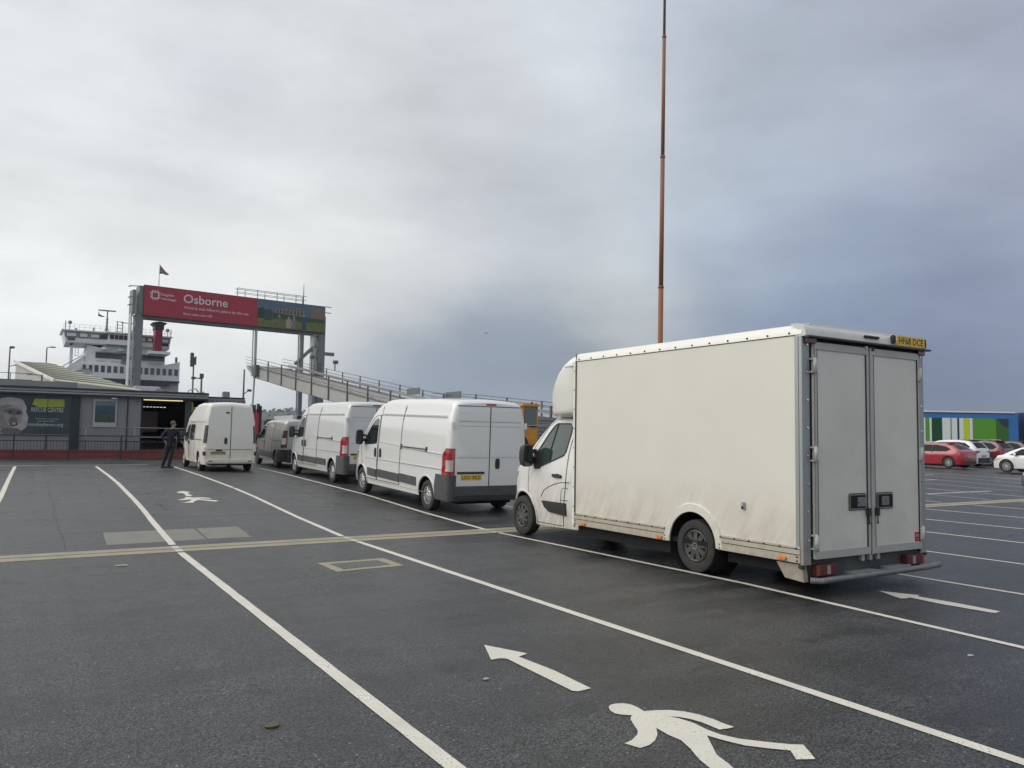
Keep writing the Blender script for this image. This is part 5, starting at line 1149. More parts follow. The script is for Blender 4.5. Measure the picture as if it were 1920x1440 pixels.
    fl(-.04, mat('flag_pale', (.42, .40, .42), .8), [(.03, 3.05), (.3, 2.85), (.75, 2.52), (1.0, 2.26), (.7, 2.30), (.3, 2.50), (.05, 2.50)])
    fl(-.06, mat('flag_red', (.30, .05, .06), .8), [(.03, 2.90), (.3, 2.76), (.75, 2.47), (.95, 2.27), (.7, 2.36), (.3, 2.60), (.05, 2.68)])
gantry()

# ------------------------------------------------------------------ vehicle ramp up to the ferry's upper deck
def ramp():
    t = thing('linkspan_ramp', 'long sloping steel vehicle ramp with railings rising to the ferry behind the vans', 'ramp', (0, 0, 0))
    gd = mat('ramp_plate', (.40, .40, .385), .55, noise=(.7, .06)); gs = mat('ramp_steel', (.115, .12, .12), .5, noise=(1, .1)); dk = mat('ramp_deck', (.15, .15, .145), .8, noise=(1.5, .2))
    RZ = [(28, .5), (43, 2.65), (55, 3.75), (60, 4.2), (67, 4.6), (74.7, 5.75), (79.3, 6.45), (88.7, 7.85), (97.9, 9.3), (103, 10.05), (107.5, 10.7)]
    def X(y): return 25.4+(101.9-y)*.087
    def Z(y): return interp(RZ, y)
    def seg(dx0, dx1, z0, z1, y0, y1, m, nm):
        q = MB(); R = []
        y = y0; yl = []
        while y < y1: yl.append(y); y += 3
        for y in yl+[y1]: R.append([(X(y)+dx0, y, Z(y)+z0), (X(y)+dx1, y, Z(y)+z0), (X(y)+dx1, y, Z(y)+z1), (X(y)+dx0, y, Z(y)+z1)])
        q.loft(R, True, True); return q.build(nm, m, t)
    seg(0, 4.6, -.35, -.1, 28, 106, dk, 'deck'); g = seg(-.12, 0, -1.35, -.05, 44, 104, gd, 'girder'); seg(4.6, 4.72, -1.35, -.05, 44, 104, gd, 'girder')
    seg(.1, .35, -.1, .12, 44, 105, gd, 'kerb_rail'); seg(-.2, .05, -.08, -.02, 44, 104, gs, 'flange'); seg(-.2, .05, -1.40, -1.35, 44, 104, gs, 'flange'); seg(4.3, 4.55, .2, .5, 44, 104, mat('barrier', (.30, .31, .31), .5, metal=.3), 'crash_barrier')
    seg(1.2, 3.6, -.09, -.085, 44, 104, mat('deck_worn', (.26, .25, .23), .8, noise=(2, .2)), 'tread_strip')
    y = 103.0; n = 0
    while y > 31:
        near_gap = 58 < y < 66.5
        if not near_gap or n % 2 == 0:
            q = MB(); q.box(X(y)-.24, y-.08, Z(y)-(1.35 if y > 60 else .1), X(y)-.12, y+.08, Z(y)+1.12); q.build('post', gs, t)
        q = MB(); q.box(X(y)+4.6, y-2.05, Z(y-2)-.1, X(y)+4.7, y-1.93, Z(y-2)+1.15); q.build('post', gs, t)
        y -= 4.55; n += 1
    for dz in (.32, .72, 1.12):
        seg(-.20, -.13, dz-.05, dz, 30, 59.5, gs, 'handrail'); seg(-.20, -.13, dz-.05, dz, 66, 107, gs, 'handrail'); seg(4.65, 4.72, dz-.05, dz, 30, 107, gs, 'handrail')
    for dx, y0, y1 in ((-.3, 61.2, 63.8), (-.3, 54.8, 57.4)):
        q = MB(); q.box(X(y0)+dx, y0, Z(y0)+.95, X(y0)+dx+.06, y1, Z(y0)+1.5); q.build('sign_panel', mat('sign_back', (.17, .18, .19), .5, metal=.3), t)
    # tip with hinge gear
    q = MB(); q.box(X(105)-.25, 103.6, 9.0, X(105)+4.9, 104.4, 10.2); q.prism([(104.4, 9.9), (107.8, 10.7), (107.8, 10.3), (104.4, 9.0)], X(105), X(105)+4.6, 'x'); q.build('ramp_tip', gd, t)
    for a_ in ((X(104)-.4, 101.8, 8.9, X(104)+.1, 102.8, 10.3), (X(96)+4.6, 95, 8.6, X(96)+5.2, 96.2, 10.4)): q = MB(); q.box(*a_); q.build('hoist_block', gs, t)
    for yy in (90, 97): q = MB(); q.box(X(yy)+4.65, yy, Z(yy)+1.1, X(yy)+4.75, yy+.15, Z(yy)+2.1); q.box(X(yy)+4.5, yy-.2, Z(yy)+1.9, X(yy)+5.0, yy+.3, Z(yy)+2.3); q.build('ramp_lamp', gs, t)
    # supports
    for yy in (46, 34):
        q = MB(); q.box(X(yy)+.4, yy, .4, X(yy)+.8, yy+.4, Z(yy)-.3); q.box(X(yy)+3.8, yy, .4, X(yy)+4.2, yy+.4, Z(yy)-.3); q.build('pier', gs, t)
    p = thing('access_pole', 'dark pole with a small lamp bracket at the upper end of the ramp', 'pole', (24.6, 106.8, .4)); q = MB(); q.cyl((0, 0, 0), (0, 0, 9.6), .16, .10, 8); q.build('pole', gs, p); q = MB(); q.tube([(0, 0, 6.3), (.7, 0, 6.9)], .06, 6); q.box(.5, -.15, 6.7, 1.0, .15, 7.0); q.build('lamp_bracket', gs, p)
    p = thing('ramp_strut', 'slim grey strut reaching from the ramp tip to the quay', 'pole', (25.3, 105.6, .0)); q = MB(); q.cyl((0, 0, -3), (.35, 0, 9.3), .12, .12, 8); q.build('pole', mat('gantry_light', (.40, .43, .44), .5), p)
ramp()

# ------------------------------------------------------------------ ferry
def ferry():
    t = thing('ferry', 'white car ferry with wide bridge, rows of dark windows and a red black-topped funnel', 'ship', (0, 128, 0))
    wh = mat('ship_white', (.72, .745, .76), .5, noise=(.5, .05)); sh_ = mat('ship_grey', (.36, .39, .41), .5, noise=(.6, .06)); wn = mat('ship_window', (.03, .035, .045), .15, coat=1); wl = mat('ship_window_light', (.62, .68, .68), .3)
    q = MB(); q.box(6.8, 0, -3, 19.9, 60, 9.2); q.build('hull', sh_, t)
    q = MB(); q.box(8.3, -.4, 9.2, 19.9, 20, 11.25); q.prism([(6.85, 10.5), (8.3, 10.5), (8.3, 11.2), (6.85, 11.2)], -.4, 20, 'y'); q.prism([(16.8, 11.25), (19.9, 11.25), (19.9, 12.2)], -.35, 6, 'y'); q.build('lower_deck', wh, t)
    q = MB(); q.box(6.8, -.6, 9.0, 19.95, 0, 9.22); q.box(10.0, -.7, 8.5, 18.5, 0, 9.0); q.build('belting', mat('ship_dark', (.06, .06, .075), .6), t)
    for x in (6.95, 7.75): q = MB(); q.box(x, -.42, 10.45, x+.5, -.3, 11.05); q.build('window', wn, t, bevel=.03)
    for k in range(14):
        x = 8.5+.82*k
        q = MB(); q.box(x, -.46, 10.05, x+.5, -.38, 11.02); q.build('window', wn, t, bevel=.03)
    q = MB(); q.prism([(7.2, 11.2), (17.9, 11.2), (17.9, 13.1), (16.6, 13.1), (16.6, 14.3), (9.9, 14.3), (9.3, 13.6), (8.0, 13.95), (7.5, 13.95)], .4, 18, 'y'); q.build('upper_house', wh, t)
    q = MB(); q.box(8.6, .30, 12.15, 17.8, .42, 12.95); q.build('lounge_window', wn, t)
    q = MB(); q.box(8.5, .2, 12.95, 17.9, .45, 13.1); q.box(8.7, .33, 11.7, 10.0, .39, 11.76); q.box(10.6, .33, 11.7, 12.0, .39, 11.76); q.box(15.6, .33, 11.7, 17.4, .39, 11.76); q.build('grab_rail', sh_, t)
    # bridge: wide, canted glazing
    q = MB(); q.loft([[(4.75, y, 14.15), (18.4, y, 14.15), (18.6, y, 15.75), (4.4, y, 15.75)] for y in (.2, 7)], True, True); q.prism([(9.8, 14.15), (14.2, 14.15), (13.6, 15.7), (10.2, 15.7)], -.7, .3, 'y'); q.build('bridge', wh, t)
    q = MB(); q.box(4.15, -.2, 15.75, 18.75, 7.3, 15.95); q.box(9.6, -1.0, 15.75, 14.4, .0, 15.95); q.build('bridge_roof', wh, t, bevel=.03)
    q = MB(); q.box(4.75, .1, 14.0, 18.4, 7, 14.2); q.build('bridge_floor', sh_, t)
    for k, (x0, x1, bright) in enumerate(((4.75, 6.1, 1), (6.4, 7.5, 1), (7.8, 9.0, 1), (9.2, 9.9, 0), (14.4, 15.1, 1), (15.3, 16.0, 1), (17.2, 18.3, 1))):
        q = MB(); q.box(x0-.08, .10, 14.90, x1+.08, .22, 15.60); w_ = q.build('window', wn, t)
        if bright: q = MB(); q.box(x0+.06, .085, 15.02, x1-.06, .11, 15.50); q.build('pane', mat('ship_window_sky', (.62, .68, .68), .1, coat=1), w_)  # pale pane colour stands in for sky light in the glass
    for x0, x1 in ((10.25, 10.8), (10.9, 11.35), (11.45, 12.0), (12.1, 13.1), (13.2, 13.6)):
        q = MB(); q.box(x0, -.80, 14.92, x1, -.69, 15.56); q.build('window', wn, t, bevel=.03)
    for x0 in (4.95, 17.3): q = MB(); q.box(x0, .10, 14.45, x0+.95, .19, 14.85); q.build('window', wn, t, bevel=.02)
    text('RED', .28, sh_, t, (11.9, .36, 11.35), bold=.03, depth=.01)
    for x in (9.2, 11.4, 15.9, 17.6): q = MB(); q.cyl((x, -.1, 13.45), (x+.9, -.1, 13.45), .22, n=12); q.build('life_raft', mat('raft_white', (.68, .69, .68), .5), t)
    q = MB()
    for k in range(15): q.bar((8.4+.8*k, -.35, 11.25), (8.4+.8*k, -.35, 11.75), .035)
    q.bar((8.4, -.35, 11.75), (19.6, -.35, 11.75), .035); q.build('deck_rail', mat('rail_white', (.5, .52, .53), .5), t)
    # wing post, ladder, foremast structures
    q = MB(); q.box(5.35, .5, 10.4, 5.75, .9, 14.05); q.prism([(5.35, 13.7), (6.1, 14.05), (5.35, 14.05)], .5, .9, 'y'); q.build('wing_post', wh, t)
    q = MB()
    for x in (6.0, 6.4): q.bar((x, .5, 12.2), (x, .5, 13.6), .07)
    for z in (12.3, 12.8, 13.3): q.bar((6.0, .5, z), (6.4, .5, z), .05)
    q.build('ladder', sh_, t)
    q = MB(); q.prism([(3.6, 10.2), (5.0, 10.5), (7.2, 12.4), (7.2, 11.2), (7.2, 10.2)], .2, 3, 'y'); q.build('stair_house', wh, t)
    q = MB(); q.bar((4.6, .1, 10.7), (7.0, .1, 12.4), .12); q.build('stair_rail', sh_, t)
    # roof clutter
    mk = mat('mast_grey', (.16, .17, .18), .5)
    m = MB(); m.cyl((10.0, 2, 15.9), (10.0, 2, 19.3), .16, .08, 8)
    for z in (16.6, 17.0, 17.5, 18.0): m.box(9.85, 1.85, z, 10.2, 2.15, z+.08)
    m.bar((9.5, 2, 15.9), (9.95, 2, 16.9), .08); m.bar((10.5, 2, 15.9), (10.05, 2, 16.9), .08); m.box(8.8, 1.85, 19.25, 11.1, 2.15, 19.42); m.build('radar_mast', mk, t)
    m = MB(); m.prism([(8.8, 19.15), (9.0, 18.7), (9.75, 18.4), (9.3, 18.35), (8.8, 18.45)], 1.98, 2.02, 'y'); m.build('pennant', mat('pennant', (.06, .08, .08), .8), t)
    m = MB()
    for x in (11.45, 12.15): m.bar((x, 2.5, 15.9), (x, 2.5, 17.9), .12)
    for z in (16.4, 16.9, 17.4, 17.9): m.bar((11.2, 2.5, z), (12.2, 2.5, z), .07)
    m.box(11.9, 2.4, 17.75, 12.9, 2.6, 17.85); m.box(14.3, 2.4, 15.9, 14.5, 2.6, 17.2); m.box(13.8, 2.4, 17.0, 15.0, 2.6, 17.12); m.build('aerial_frame', mk, t)
    m = MB(); m.smooth = True; m.lathe([(-.2, .01), (-.1, .26), (.1, .26), (.2, .01)], 14, (5.25, 2, 17.2), 'y'); m.cyl((5.25, 2, 15.9), (5.25, 2, 17.0), .05); m.bar((4.7, 2, 15.9), (4.7, 2, 17.4), .12); m.box(5.9, 1.8, 15.95, 6.2, 2.2, 16.4); m.box(8.2, 1.9, 15.95, 8.4, 2.1, 16.7)
    m.build('searchlight', mk, t)
    m = MB(); m.smooth = True; m.lathe([(0, .4), (.15, .38), (.3, .2), (.35, .01)], 14, (13.4, 2, 15.95), 'z'); m.build('dome', mk, t)
    m = MB()
    for k in range(22): x = 4.4+.66*k; m.bar((x, -.1, 15.95), (x, -.1, 16.75), .035)
    for z in (16.35, 16.75): m.bar((4.4, -.1, z), (18.4, -.1, z), .03)
    m.build('roof_rail', mat('rail_white', (.5, .52, .53), .5), t)
    # funnel
    q = MB(); q.box(15.95, -3.5, 13.3, 16.9, -.9, 16.7); q.build('funnel', mat('funnel_red', (.22, .02, .045), .5), t, bevel=.12)
    q = MB(); q.box(15.85, -3.55, 16.5, 17.05, -.85, 17.2); q.prism([(15.85, 17.1), (17.05, 17.1), (17.5, 17.5), (17.0, 17.62), (16.45, 17.68), (15.9, 17.6), (15.4, 17.45)], -3.6, -.8, 'y'); q.build('funnel_top', mat('funnel_black', (.02, .025, .03), .6), t, bevel=.04)
    q = MB(); q.smooth = True; q.lathe([(-.15, .01), (0, .3), (.1, .01)], 12, (18.3, 2, 17.1), 'y'); q.cyl((18.3, 2, 16.0), (18.3, 2, 16.9), .05); q.bar((18.8, 2, 15.9), (18.8, 2, 17.3), .09); q.bar((18.6, 2, 16.6), (19.0, 2, 16.9), .07); q.box(19.3, 0, 12.1, 19.6, .3, 12.9); q.build('searchlight', mk, t)
    q = MB(); q.box(15.2, -3.8, 12.9, 18.0, .3, 13.3); q.build('funnel_deck', wh, t)
    # big exhaust/mast column left of the gantry leg
    q = MB(); q.cyl((13.6, -2, 8.5), (13.9, -2, 17.0), .42, .32, 14); q.box(13.5, -2.4, 17.0, 14.3, -1.6, 17.15); q.build('fore_mast', mat('mast_white', (.62, .64, .62), .5), t)
    q = MB(); q.box(12.0, .2, 11.6, 12.6, .38, 12.7); q.build('deck_locker', mk, t)
ferry()
# ------------------------------------------------------------------ tall rusty mast
def rusty():
    t = thing('tall_mast', 'very tall thin rusty steel mast tapering in sections behind the box truck', 'mast', (36.45, 40, .4)); t.rotation_euler = (0, radians(.75), 0)
    m = bpy.data.materials.new('rust'); m.use_nodes = True; nt_ = m.node_tree; b = nt_.nodes['Principled BSDF']; l = nt_.links.new
    tcn = nt_.nodes.new('ShaderNodeTexCoord'); mp = nt_.nodes.new('ShaderNodeMapping'); mp.inputs['Scale'].default_value = (4, 4, .5); l(tcn.outputs['Object'], mp.inputs[0])
    n = nt_.nodes.new('ShaderNodeTexNoise'); n.inputs['Scale'].default_value = 1.3; n.inputs['Detail'].default_value = 6; l(mp.outputs[0], n.inputs['Vector'])
    sp = nt_.nodes.new('ShaderNodeSeparateXYZ'); l(tcn.outputs['Object'], sp.inputs[0])
    a = nt_.nodes.new('ShaderNodeMath'); a.operation = 'MULTIPLY_ADD'; l(sp.outputs['Z'], a.inputs[0]); a.inputs[1].default_value = -.013; a.inputs[2].default_value = .62
    c = nt_.nodes.new('ShaderNodeMath'); c.operation = 'ADD'; l(a.outputs[0], c.inputs[0]); l(n.outputs['Fac'], c.inputs[1])
    cr = nt_.nodes.new('ShaderNodeValToRGB'); l(c.outputs[0], cr.inputs[0]); e = cr.color_ramp.elements; e[0].position = .45; e[0].color = (.19, .18, .16, 1); e[1].position = .85; e[1].color = (.27, .115, .055, 1)
    x = cr.color_ramp.elements.new(.65); x.color = (.20, .13, .09, 1); l(cr.outputs[0], b.inputs['Base Color']); b.inputs['Roughness'].default_value = .8
    for z0, z1, r0, r1 in ((0, 11.7, .18, .17), (11.7, 20.8, .155, .145), (20.8, 29.4, .13, .12), (29.4, 46, .095, .06)):
        q = MB(); q.cyl((0, 0, z0), (0, 0, z1), r0, r1, 16); q.cyl((0, 0, z1-.12), (0, 0, z1+.04), r1+.025, n=16); q.build('mast_section', m, t)
rusty()
# ------------------------------------------------------------------ yellow terminal tractor with black tank
def tractor():
    t = thing('yard_tractor', 'yellow-orange terminal tractor with tall glazed cab behind the white panel van', 'tractor', (23.1, 37, gz(37)-.1), 0)
    y_ = mat('tractor_yellow', (.60, .26, .02), .45, coat=.3, noise=(3, .1)); 
    q = MB(); q.box(.05, -.8, 1.0, 1.05, .9, 2.0); q.box(-.55, -.2, 1.0, .05, .9, 1.9); cb = q.build('cab_base', y_, t, bevel=.05)
    q = MB()
    for x, y in ((.05, -.8), (.95, -.8), (.05, .8), (.95, .8)): q.box(x, y, 2.0, x+.1, y+.1, 3.1)
    q.box(0.0, -.85, 3.1, 1.1, .95, 3.24); q.box(.95, -.78, 2.0, 1.04, .8, 3.1); q.build('cab_frame', y_, t, bevel=.02)
    q = MB(); q.box(.16, -.76, 2.02, .94, .86, 3.08); q.build('cab_glass', mat('tractor_glass', (.03, .07, .06), .05, spec=.8, coat=1), t)
    q = MB(); q.box(.12, -.79, 2.0, .17, -.74, 3.1); q.box(.5, -.79, 1.98, .96, -.77, 2.06); q.build('window_bar', black_plastic, t)
    q = MB(); q.tube([(-.55, -.5, 2.0), (-.6, -.5, 2.5), (-.4, -.5, 2.95), (0, -.5, 3.12)], .05, 8); q.tube([(-.35, -.55, 2.0), (-.4, -.55, 2.5), (-.2, -.55, 2.9), (.05, -.55, 3.0)], .04, 8); q.build('guard_tube', mat('guard_dark', (.04, .04, .04), .5), t)
    q = MB(); q.box(-.5, -.4, 2.0, .05, .5, 2.95); q.build('side_glass', mat('tractor_glass', (.03, .07, .06), .05), t, bevel=.08)
    q = MB(); q.box(-1.0, .3, 2.75, -.4, 1.0, 3.2); q.build('hood_box', y_, t, bevel=.08)
    q = MB(); q.cyl((.75, -.6, 3.24), (.75, -.6, 3.38), .07, n=10); q.cyl((1.02, -.6, 3.2), (1.02, -.6, 3.32), .05, n=10); q.build('beacon', mat('beacon_red', (.4, .03, .03), .3), t)
    q = MB(); q.cyl((-.3, -1.1, 1.0), (-.3, .0, 1.0), .55, n=24); q.cyl((-1.1, -1.1, .9), (-.3, -1.1, .9), .5, n=20); q.build('tank', black_plastic, t)
    q = MB(); q.box(-1.2, -2.5, .6, 1.1, 3, .95); q.build('chassis', dark, t)
    q = MB(); q.bar((-.2, -.86, 2.02), (2.6, -.9, 2.2), .03); q.build('air_line', mat('hose_pale', (.5, .5, .35), .5), t)
    for x in (-1.0, 1.0):
        for y in (-1.9, 2.2): make_wheel(t, x, y, .5, .35, -1 if x < 0 else 1, 'plain')
tractor()
t_ = thing('quay_shelter', 'low grey slatted container behind the yellow tractor', 'container', (27.6, 41, .45)); q = MB(); q.box(-1.2, 0, 0, 4, 2.4, 2.5); c_ = q.build('casing', mat('container_grey', (.20, .21, .23), .6, metal=.2), t_)
for k in range(11): q = MB(); q.box(-1.2, -.03, .15+.22*k, 4, 0, .22+.22*k); q.build('slat', mat('container_slat', (.30, .31, .33), .6), c_)
# ------------------------------------------------------------------ lorries half hidden behind the vans
def lorry():
    t = thing('red_lorry', 'red lorry cab edge with black exhaust stacks behind the cream high roof van', 'lorry', (12.5, 50, .45), 0)
    rd = mat('lorry_red', (.42, .03, .05), .4, coat=.4)
    q = MB(); q.box(-2.2, 0, .5, .05, 2, 2.55); q.build('cab', rd, t, bevel=.04)
    q = MB(); q.box(-2.0, -.02, .6, -.9, 0, 2.5); q.build('cab_window', glass, t)
    q = MB()
    for k in range(4): q.cyl((-.75+.24*k, .1, 2.3), (-.75+.24*k, .1, 3.0+(.08 if k == 3 else 0)), .10, n=10)
    q.box(.02, -.05, .5, .16, .2, 2.95); q.build('exhaust_stack', black_plastic, t)
    for y in (.4, 3.0): make_wheel(t, -1.9, y, .5, .3, -1, 'plain'); make_wheel(t, -.3, y, .5, .3, 1, 'plain')
    q = MB(); q.box(-2.1, 0, .6, 0, 6, .95); q.build('chassis', dark, t)
    t = thing('dark_lorry', 'dark lorry cab with mirrors just beyond the small grey van', 'lorry', (14.4, 52, .45), 0)
    q = MB(); q.box(-1.0, 0, .5, .7, 2, 2.15); q.build('cab', mat('lorry_dark', (.03, .04, .05), .35, coat=.5), t, bevel=.12)
    q = MB(); q.box(-.85, -.01, 1.35, .5, 0, 2.0); q.build('rear_window', mat('lorry_glass', (.10, .14, .15), .1), t)
    q = MB(); q.bar((.5, .1, .9), (1.0, .1, 2.1), .07); q.build('stay', mat('hub_silver_', (.55, .56, .57), .3), t)
    q = MB(); q.box(1.2, .2, 1.6, 1.6, .5, 2.45); q.build('stack', black_plastic, t, bevel=.03)
    for x in (-.8, .5): make_wheel(t, x, .9, .45, .3, -1 if x < 0 else 1, 'plain')
    t = thing('white_box_trailer', 'low white box trailer roof showing above the small grey van', 'trailer', (17.3, 56, .45), 0)
    q = MB(); q.box(-.9, 0, .6, 2.4, 5, 2.55); q.build('box', mat('trailer_white', (.55, .56, .57), .5), t, bevel=.03); q = MB(); q.box(-.8, .1, .3, 2.3, 4.9, .6); q.build('chassis', dark, t)
    for x in (-.7, 2.2): make_wheel(t, x, 3.2, .42, .28, -1 if x < 0 else 1, 'plain')
lorry()
# ------------------------------------------------------------------ cars
def make_car(label, loc, paint, kind='hatch', rotz=0, group='cars waiting on the right', rails=False, wheel='alloy', cat='car', rear_badge=False, name=None, bumper=None):
    L_ = {'hatch': 4.25, 'suv': 4.45, 'coupe': 4.5}[kind]; H = {'hatch': 1.46, 'suv': 1.65, 'coupe': 1.40}[kind]
    wb = 2.65; ro = {'hatch': .78, 'suv': .85, 'coupe': 1.0}[kind]; yf = L_-ro; hw = .91; R = .33 if kind != 'suv' else .35
    t = thing(name or {'hatch': 'hatchback_car', 'suv': 'suv_car', 'coupe': 'coupe_car'}[kind], label, cat, loc, rotz, group)
    belt = H*.63
    if kind == 'coupe': top = [(-ro, .80), (-ro+.05, .98), (-ro+.4, 1.02), (-.2, 1.12), (.3, 1.30), (.9, H-.01), (1.5, H), (2.0, H-.08), (2.45, 1.14), (2.85, .93), (3.1, .88), (yf-.2, .72), (yf-.05, .6), (yf, .45)]
    elif kind == 'hatch': top = [(-ro, .76), (-ro+.04, .97), (-ro+.14, 1.02), (-.45, 1.12), (-.2, 1.26), (.0, 1.345), (.3, 1.41), (.7, H-.01), (1.1, H), (1.6, H-.04), (2.1, H-.22), (2.6, 1.06), (2.8, .98), (3.1, .93), (yf-.2, .76), (yf-.05, .62), (yf, .45)]
    else: top = [(-ro, .85), (-ro+.04, 1.08), (-ro+.10, 1.15), (-.45, 1.48), (-.3, H-.06), (.2, H-.01), (1.0, H), (1.6, H-.04), (2.1, H-.22), (2.6, 1.20), (2.8, 1.10), (3.2, 1.04), (yf-.2, .88), (yf-.05, .7), (yf, .5)]
    plan = [(-ro, .62), (-ro+.04, .74), (-ro+.15, .84), (-ro+.35, .89), (0, hw), (2.6, hw), (3.1, .88), (yf-.3, .80), (yf-.1, .66), (yf, .45)]
    prof = [(.2, .93), (.35, .97), (.55, 1), (.8, .995), (belt, .965), (belt+.03, .945), (H-.08, .74), (H, .66)]
    sh = Shell(plan, top, prof, .22, r=.10, crown=.03)
    body = sh.mb(refine(top, [a for a, b in plan])).build('body', [paint, dark], t)
    cs = [arch_cutter(s*(hw-.3), s*(hw+.2), y, R, R+.05) for y in (0, wb) for s in (-1, 1)]
    bool_diff(body, cs); shade_auto(body, 30)
    for y in (0, wb):
        for s in (-1, 1): make_wheel(t, s*(hw-.12), y, R, .21, s, wheel)
    for s in (-1, 1):
        if kind == 'coupe': wp = [(.25, belt+.04), (.55, H-.12), (1.4, H-.09), (1.95, H-.16), (2.5, belt+.04)]
        elif kind == 'hatch': wp = [(-.12, belt+.17), (.1, belt+.05), (2.45, belt+.03), (2.0, H-.20), (1.5, H-.11), (.7, H-.12), (.2, H-.20)]
        else: wp = [(-.45, belt+.20), (-.25, belt+.05), (2.45, belt+.03), (2.0, H-.22), (1.5, H-.13), (.3, H-.12), (-.1, H-.18)]
        w_ = side_patch(sh, wp, s, .006).build('side_window', car_glass, t)
        side_line(sh, [wp[1], wp[2]] if kind != 'coupe' else [wp[0], wp[4]], s, .012, off=.004).build('window_trim', chrome if kind != 'coupe' else black_plastic, t)
        for y in (.95, ): side_line(sh, [(y, belt), (y+.02, H-.14)], s, .03, off=.004).build('door_pillar', paint if kind == 'coupe' else black_plastic, t)
        side_line(sh, [(.42, belt), (.38, .7), (.5, .45), (.6, .28)], s, .005, off=.002).build('door_gap', gap, t); side_line(sh, [(1.0, belt), (1.0, .28)], s, .005, off=.002).build('door_gap', gap, t); side_line(sh, [(2.2, belt), (2.25, .6), (2.15, .28)], s, .005, off=.002).build('door_gap', gap, t)
        for y in (.6, 1.25): side_line(sh, [(y, belt-.12), (y+.16, belt-.11)], s, .016, off=.01).build('handle', paint, t)
        side_patch(sh, [(.5, .24), (.5, .33), (2.15, .33), (2.15, .24)], s, .012).build('sill', black_plastic if kind == 'suv' else paint, t)
        wrap_band(sh, [belt-.2, belt-.14, belt-.08, belt-.04], -ro+.42, .42, s, -ro+.02, red_lens, 'tail_lamp', t, .012, rc=.2)
        side_patch(sh, [(yf-.62, .74), (yf-.25, .70), (yf-.12, .58), (yf-.3, .60)], s, .01).build('headlamp', clear_lens, t)
        mirror(t, sh, 2.15, belt+.08, s, m=paint, h=.14, w=.17, arm=.04)
    yb = {'hatch': (-.56, -.12), 'suv': (-.76, -.46), 'coupe': (-.25, .5)}[kind]
    top_patch(sh, yb[0], yb[1], .60, .54, .008, th=.02).build('rear_window', car_glass, t)
    top_patch(sh, 2.02, 2.68, .58, .70, .008, th=.02).build('windscreen', glass, t)
    q = MB(); q.box(-.66, -ro-.02, .22, .66, -ro+.14, .46 if kind != 'suv' else .60); q.build('rear_bumper', black_plastic, t, bevel=.03)
    q = MB(); q.box(-.26, -ro-.026, .63, .26, -ro+.02, .74); q.build('number_plate', mat('plate_far', (.45, .38, .2), .5), t)
    q = MB(); q.box(-.5, yf-.05, .25, .5, yf+.02, .42); q.build('grille', black_plastic, t, bevel=.02)
    if bumper:
        mbb = MB(); R_ = []
        for z, o_ in ((.16, -.05), (.24, .02), (.40, .05), (.58, .03), (.66, -.03)):
            R_.append([(sh.sx(y, .6)*s_+s_*o_*.6, y+o_*.4, z) for y, s_ in ((yf-.55, -1), (yf-.3, -1), (yf-.1, -1), (yf, -1), (yf, 1), (yf-.1, 1), (yf-.3, 1), (yf-.55, 1))])
        mbb.loft(R_, True, True); shade_auto(mbb.build('front_bumper', bumper, t), 50)
    q = MB(); q.box(-.8, -.4, .16, .8, yf-.5, .24); q.build('chassis', dark, t)
    if kind != 'coupe':
        q = MB(); q.prism([(-.55, H-.03), (.55, H-.03), (.5, H+.02), (-.5, H+.02)], -.45 if kind == 'suv' else .05, .3, 'y'); q.build('spoiler', paint if kind == 'hatch' else black_plastic, t, bevel=.01)
    if rails:
        for s in (-1, 1): q = MB(); q.tube([(s*.58, -.1, H+.0), (s*.58, .0, H+.05), (s*.58, 1.3, H+.05), (s*.58, 1.45, H-.01)], .018, 6); q.build('roof_rail', chrome, t)
    return t
car_red = mat('car_red', (.33, .012, .03), .25, coat=1, coat_r=.03); car_dred = mat('car_dark_red', (.10, .006, .015), .25, coat=1, coat_r=.03); car_white = mat('car_white', (.74, .75, .76), .3, coat=.8, coat_r=.04)
car_black = mat('car_black', (.015, .015, .018), .2, coat=1); car_grey = mat('car_grey', (.12, .12, .13), .3, coat=1)
G_ = .30
make_car('bright red hatchback with pale alloy wheels, nearest the box truck on the right', (46.45, 25.6, G_), car_red, 'hatch')
make_car('white crossover with black rear trim between the two red cars', (50.6, 27.05, G_), car_white, 'suv', wheel='alloy_dark')
make_car('dark red estate with chrome window line and roof rails behind the white coupe', (54.4, 27.4, G_), car_dred, 'suv', rails=True)
make_car('dark maroon car at the right edge, half cut off behind the white coupe', (58.7, 27.9, G_), mat('car_maroon', (.02, .012, .018), .25, coat=1), 'suv')
make_car('white coupe with large dark wheels facing left near the right edge', (45.15, 19.15, .25), car_white, 'coupe', wheel='alloy')
make_car('white car with a grey front bumper just entering the right edge of the picture', (32.5, 11.75, .0), car_white, 'hatch', bumper=mat('bumper_grey', (.10, .10, .105), .5))
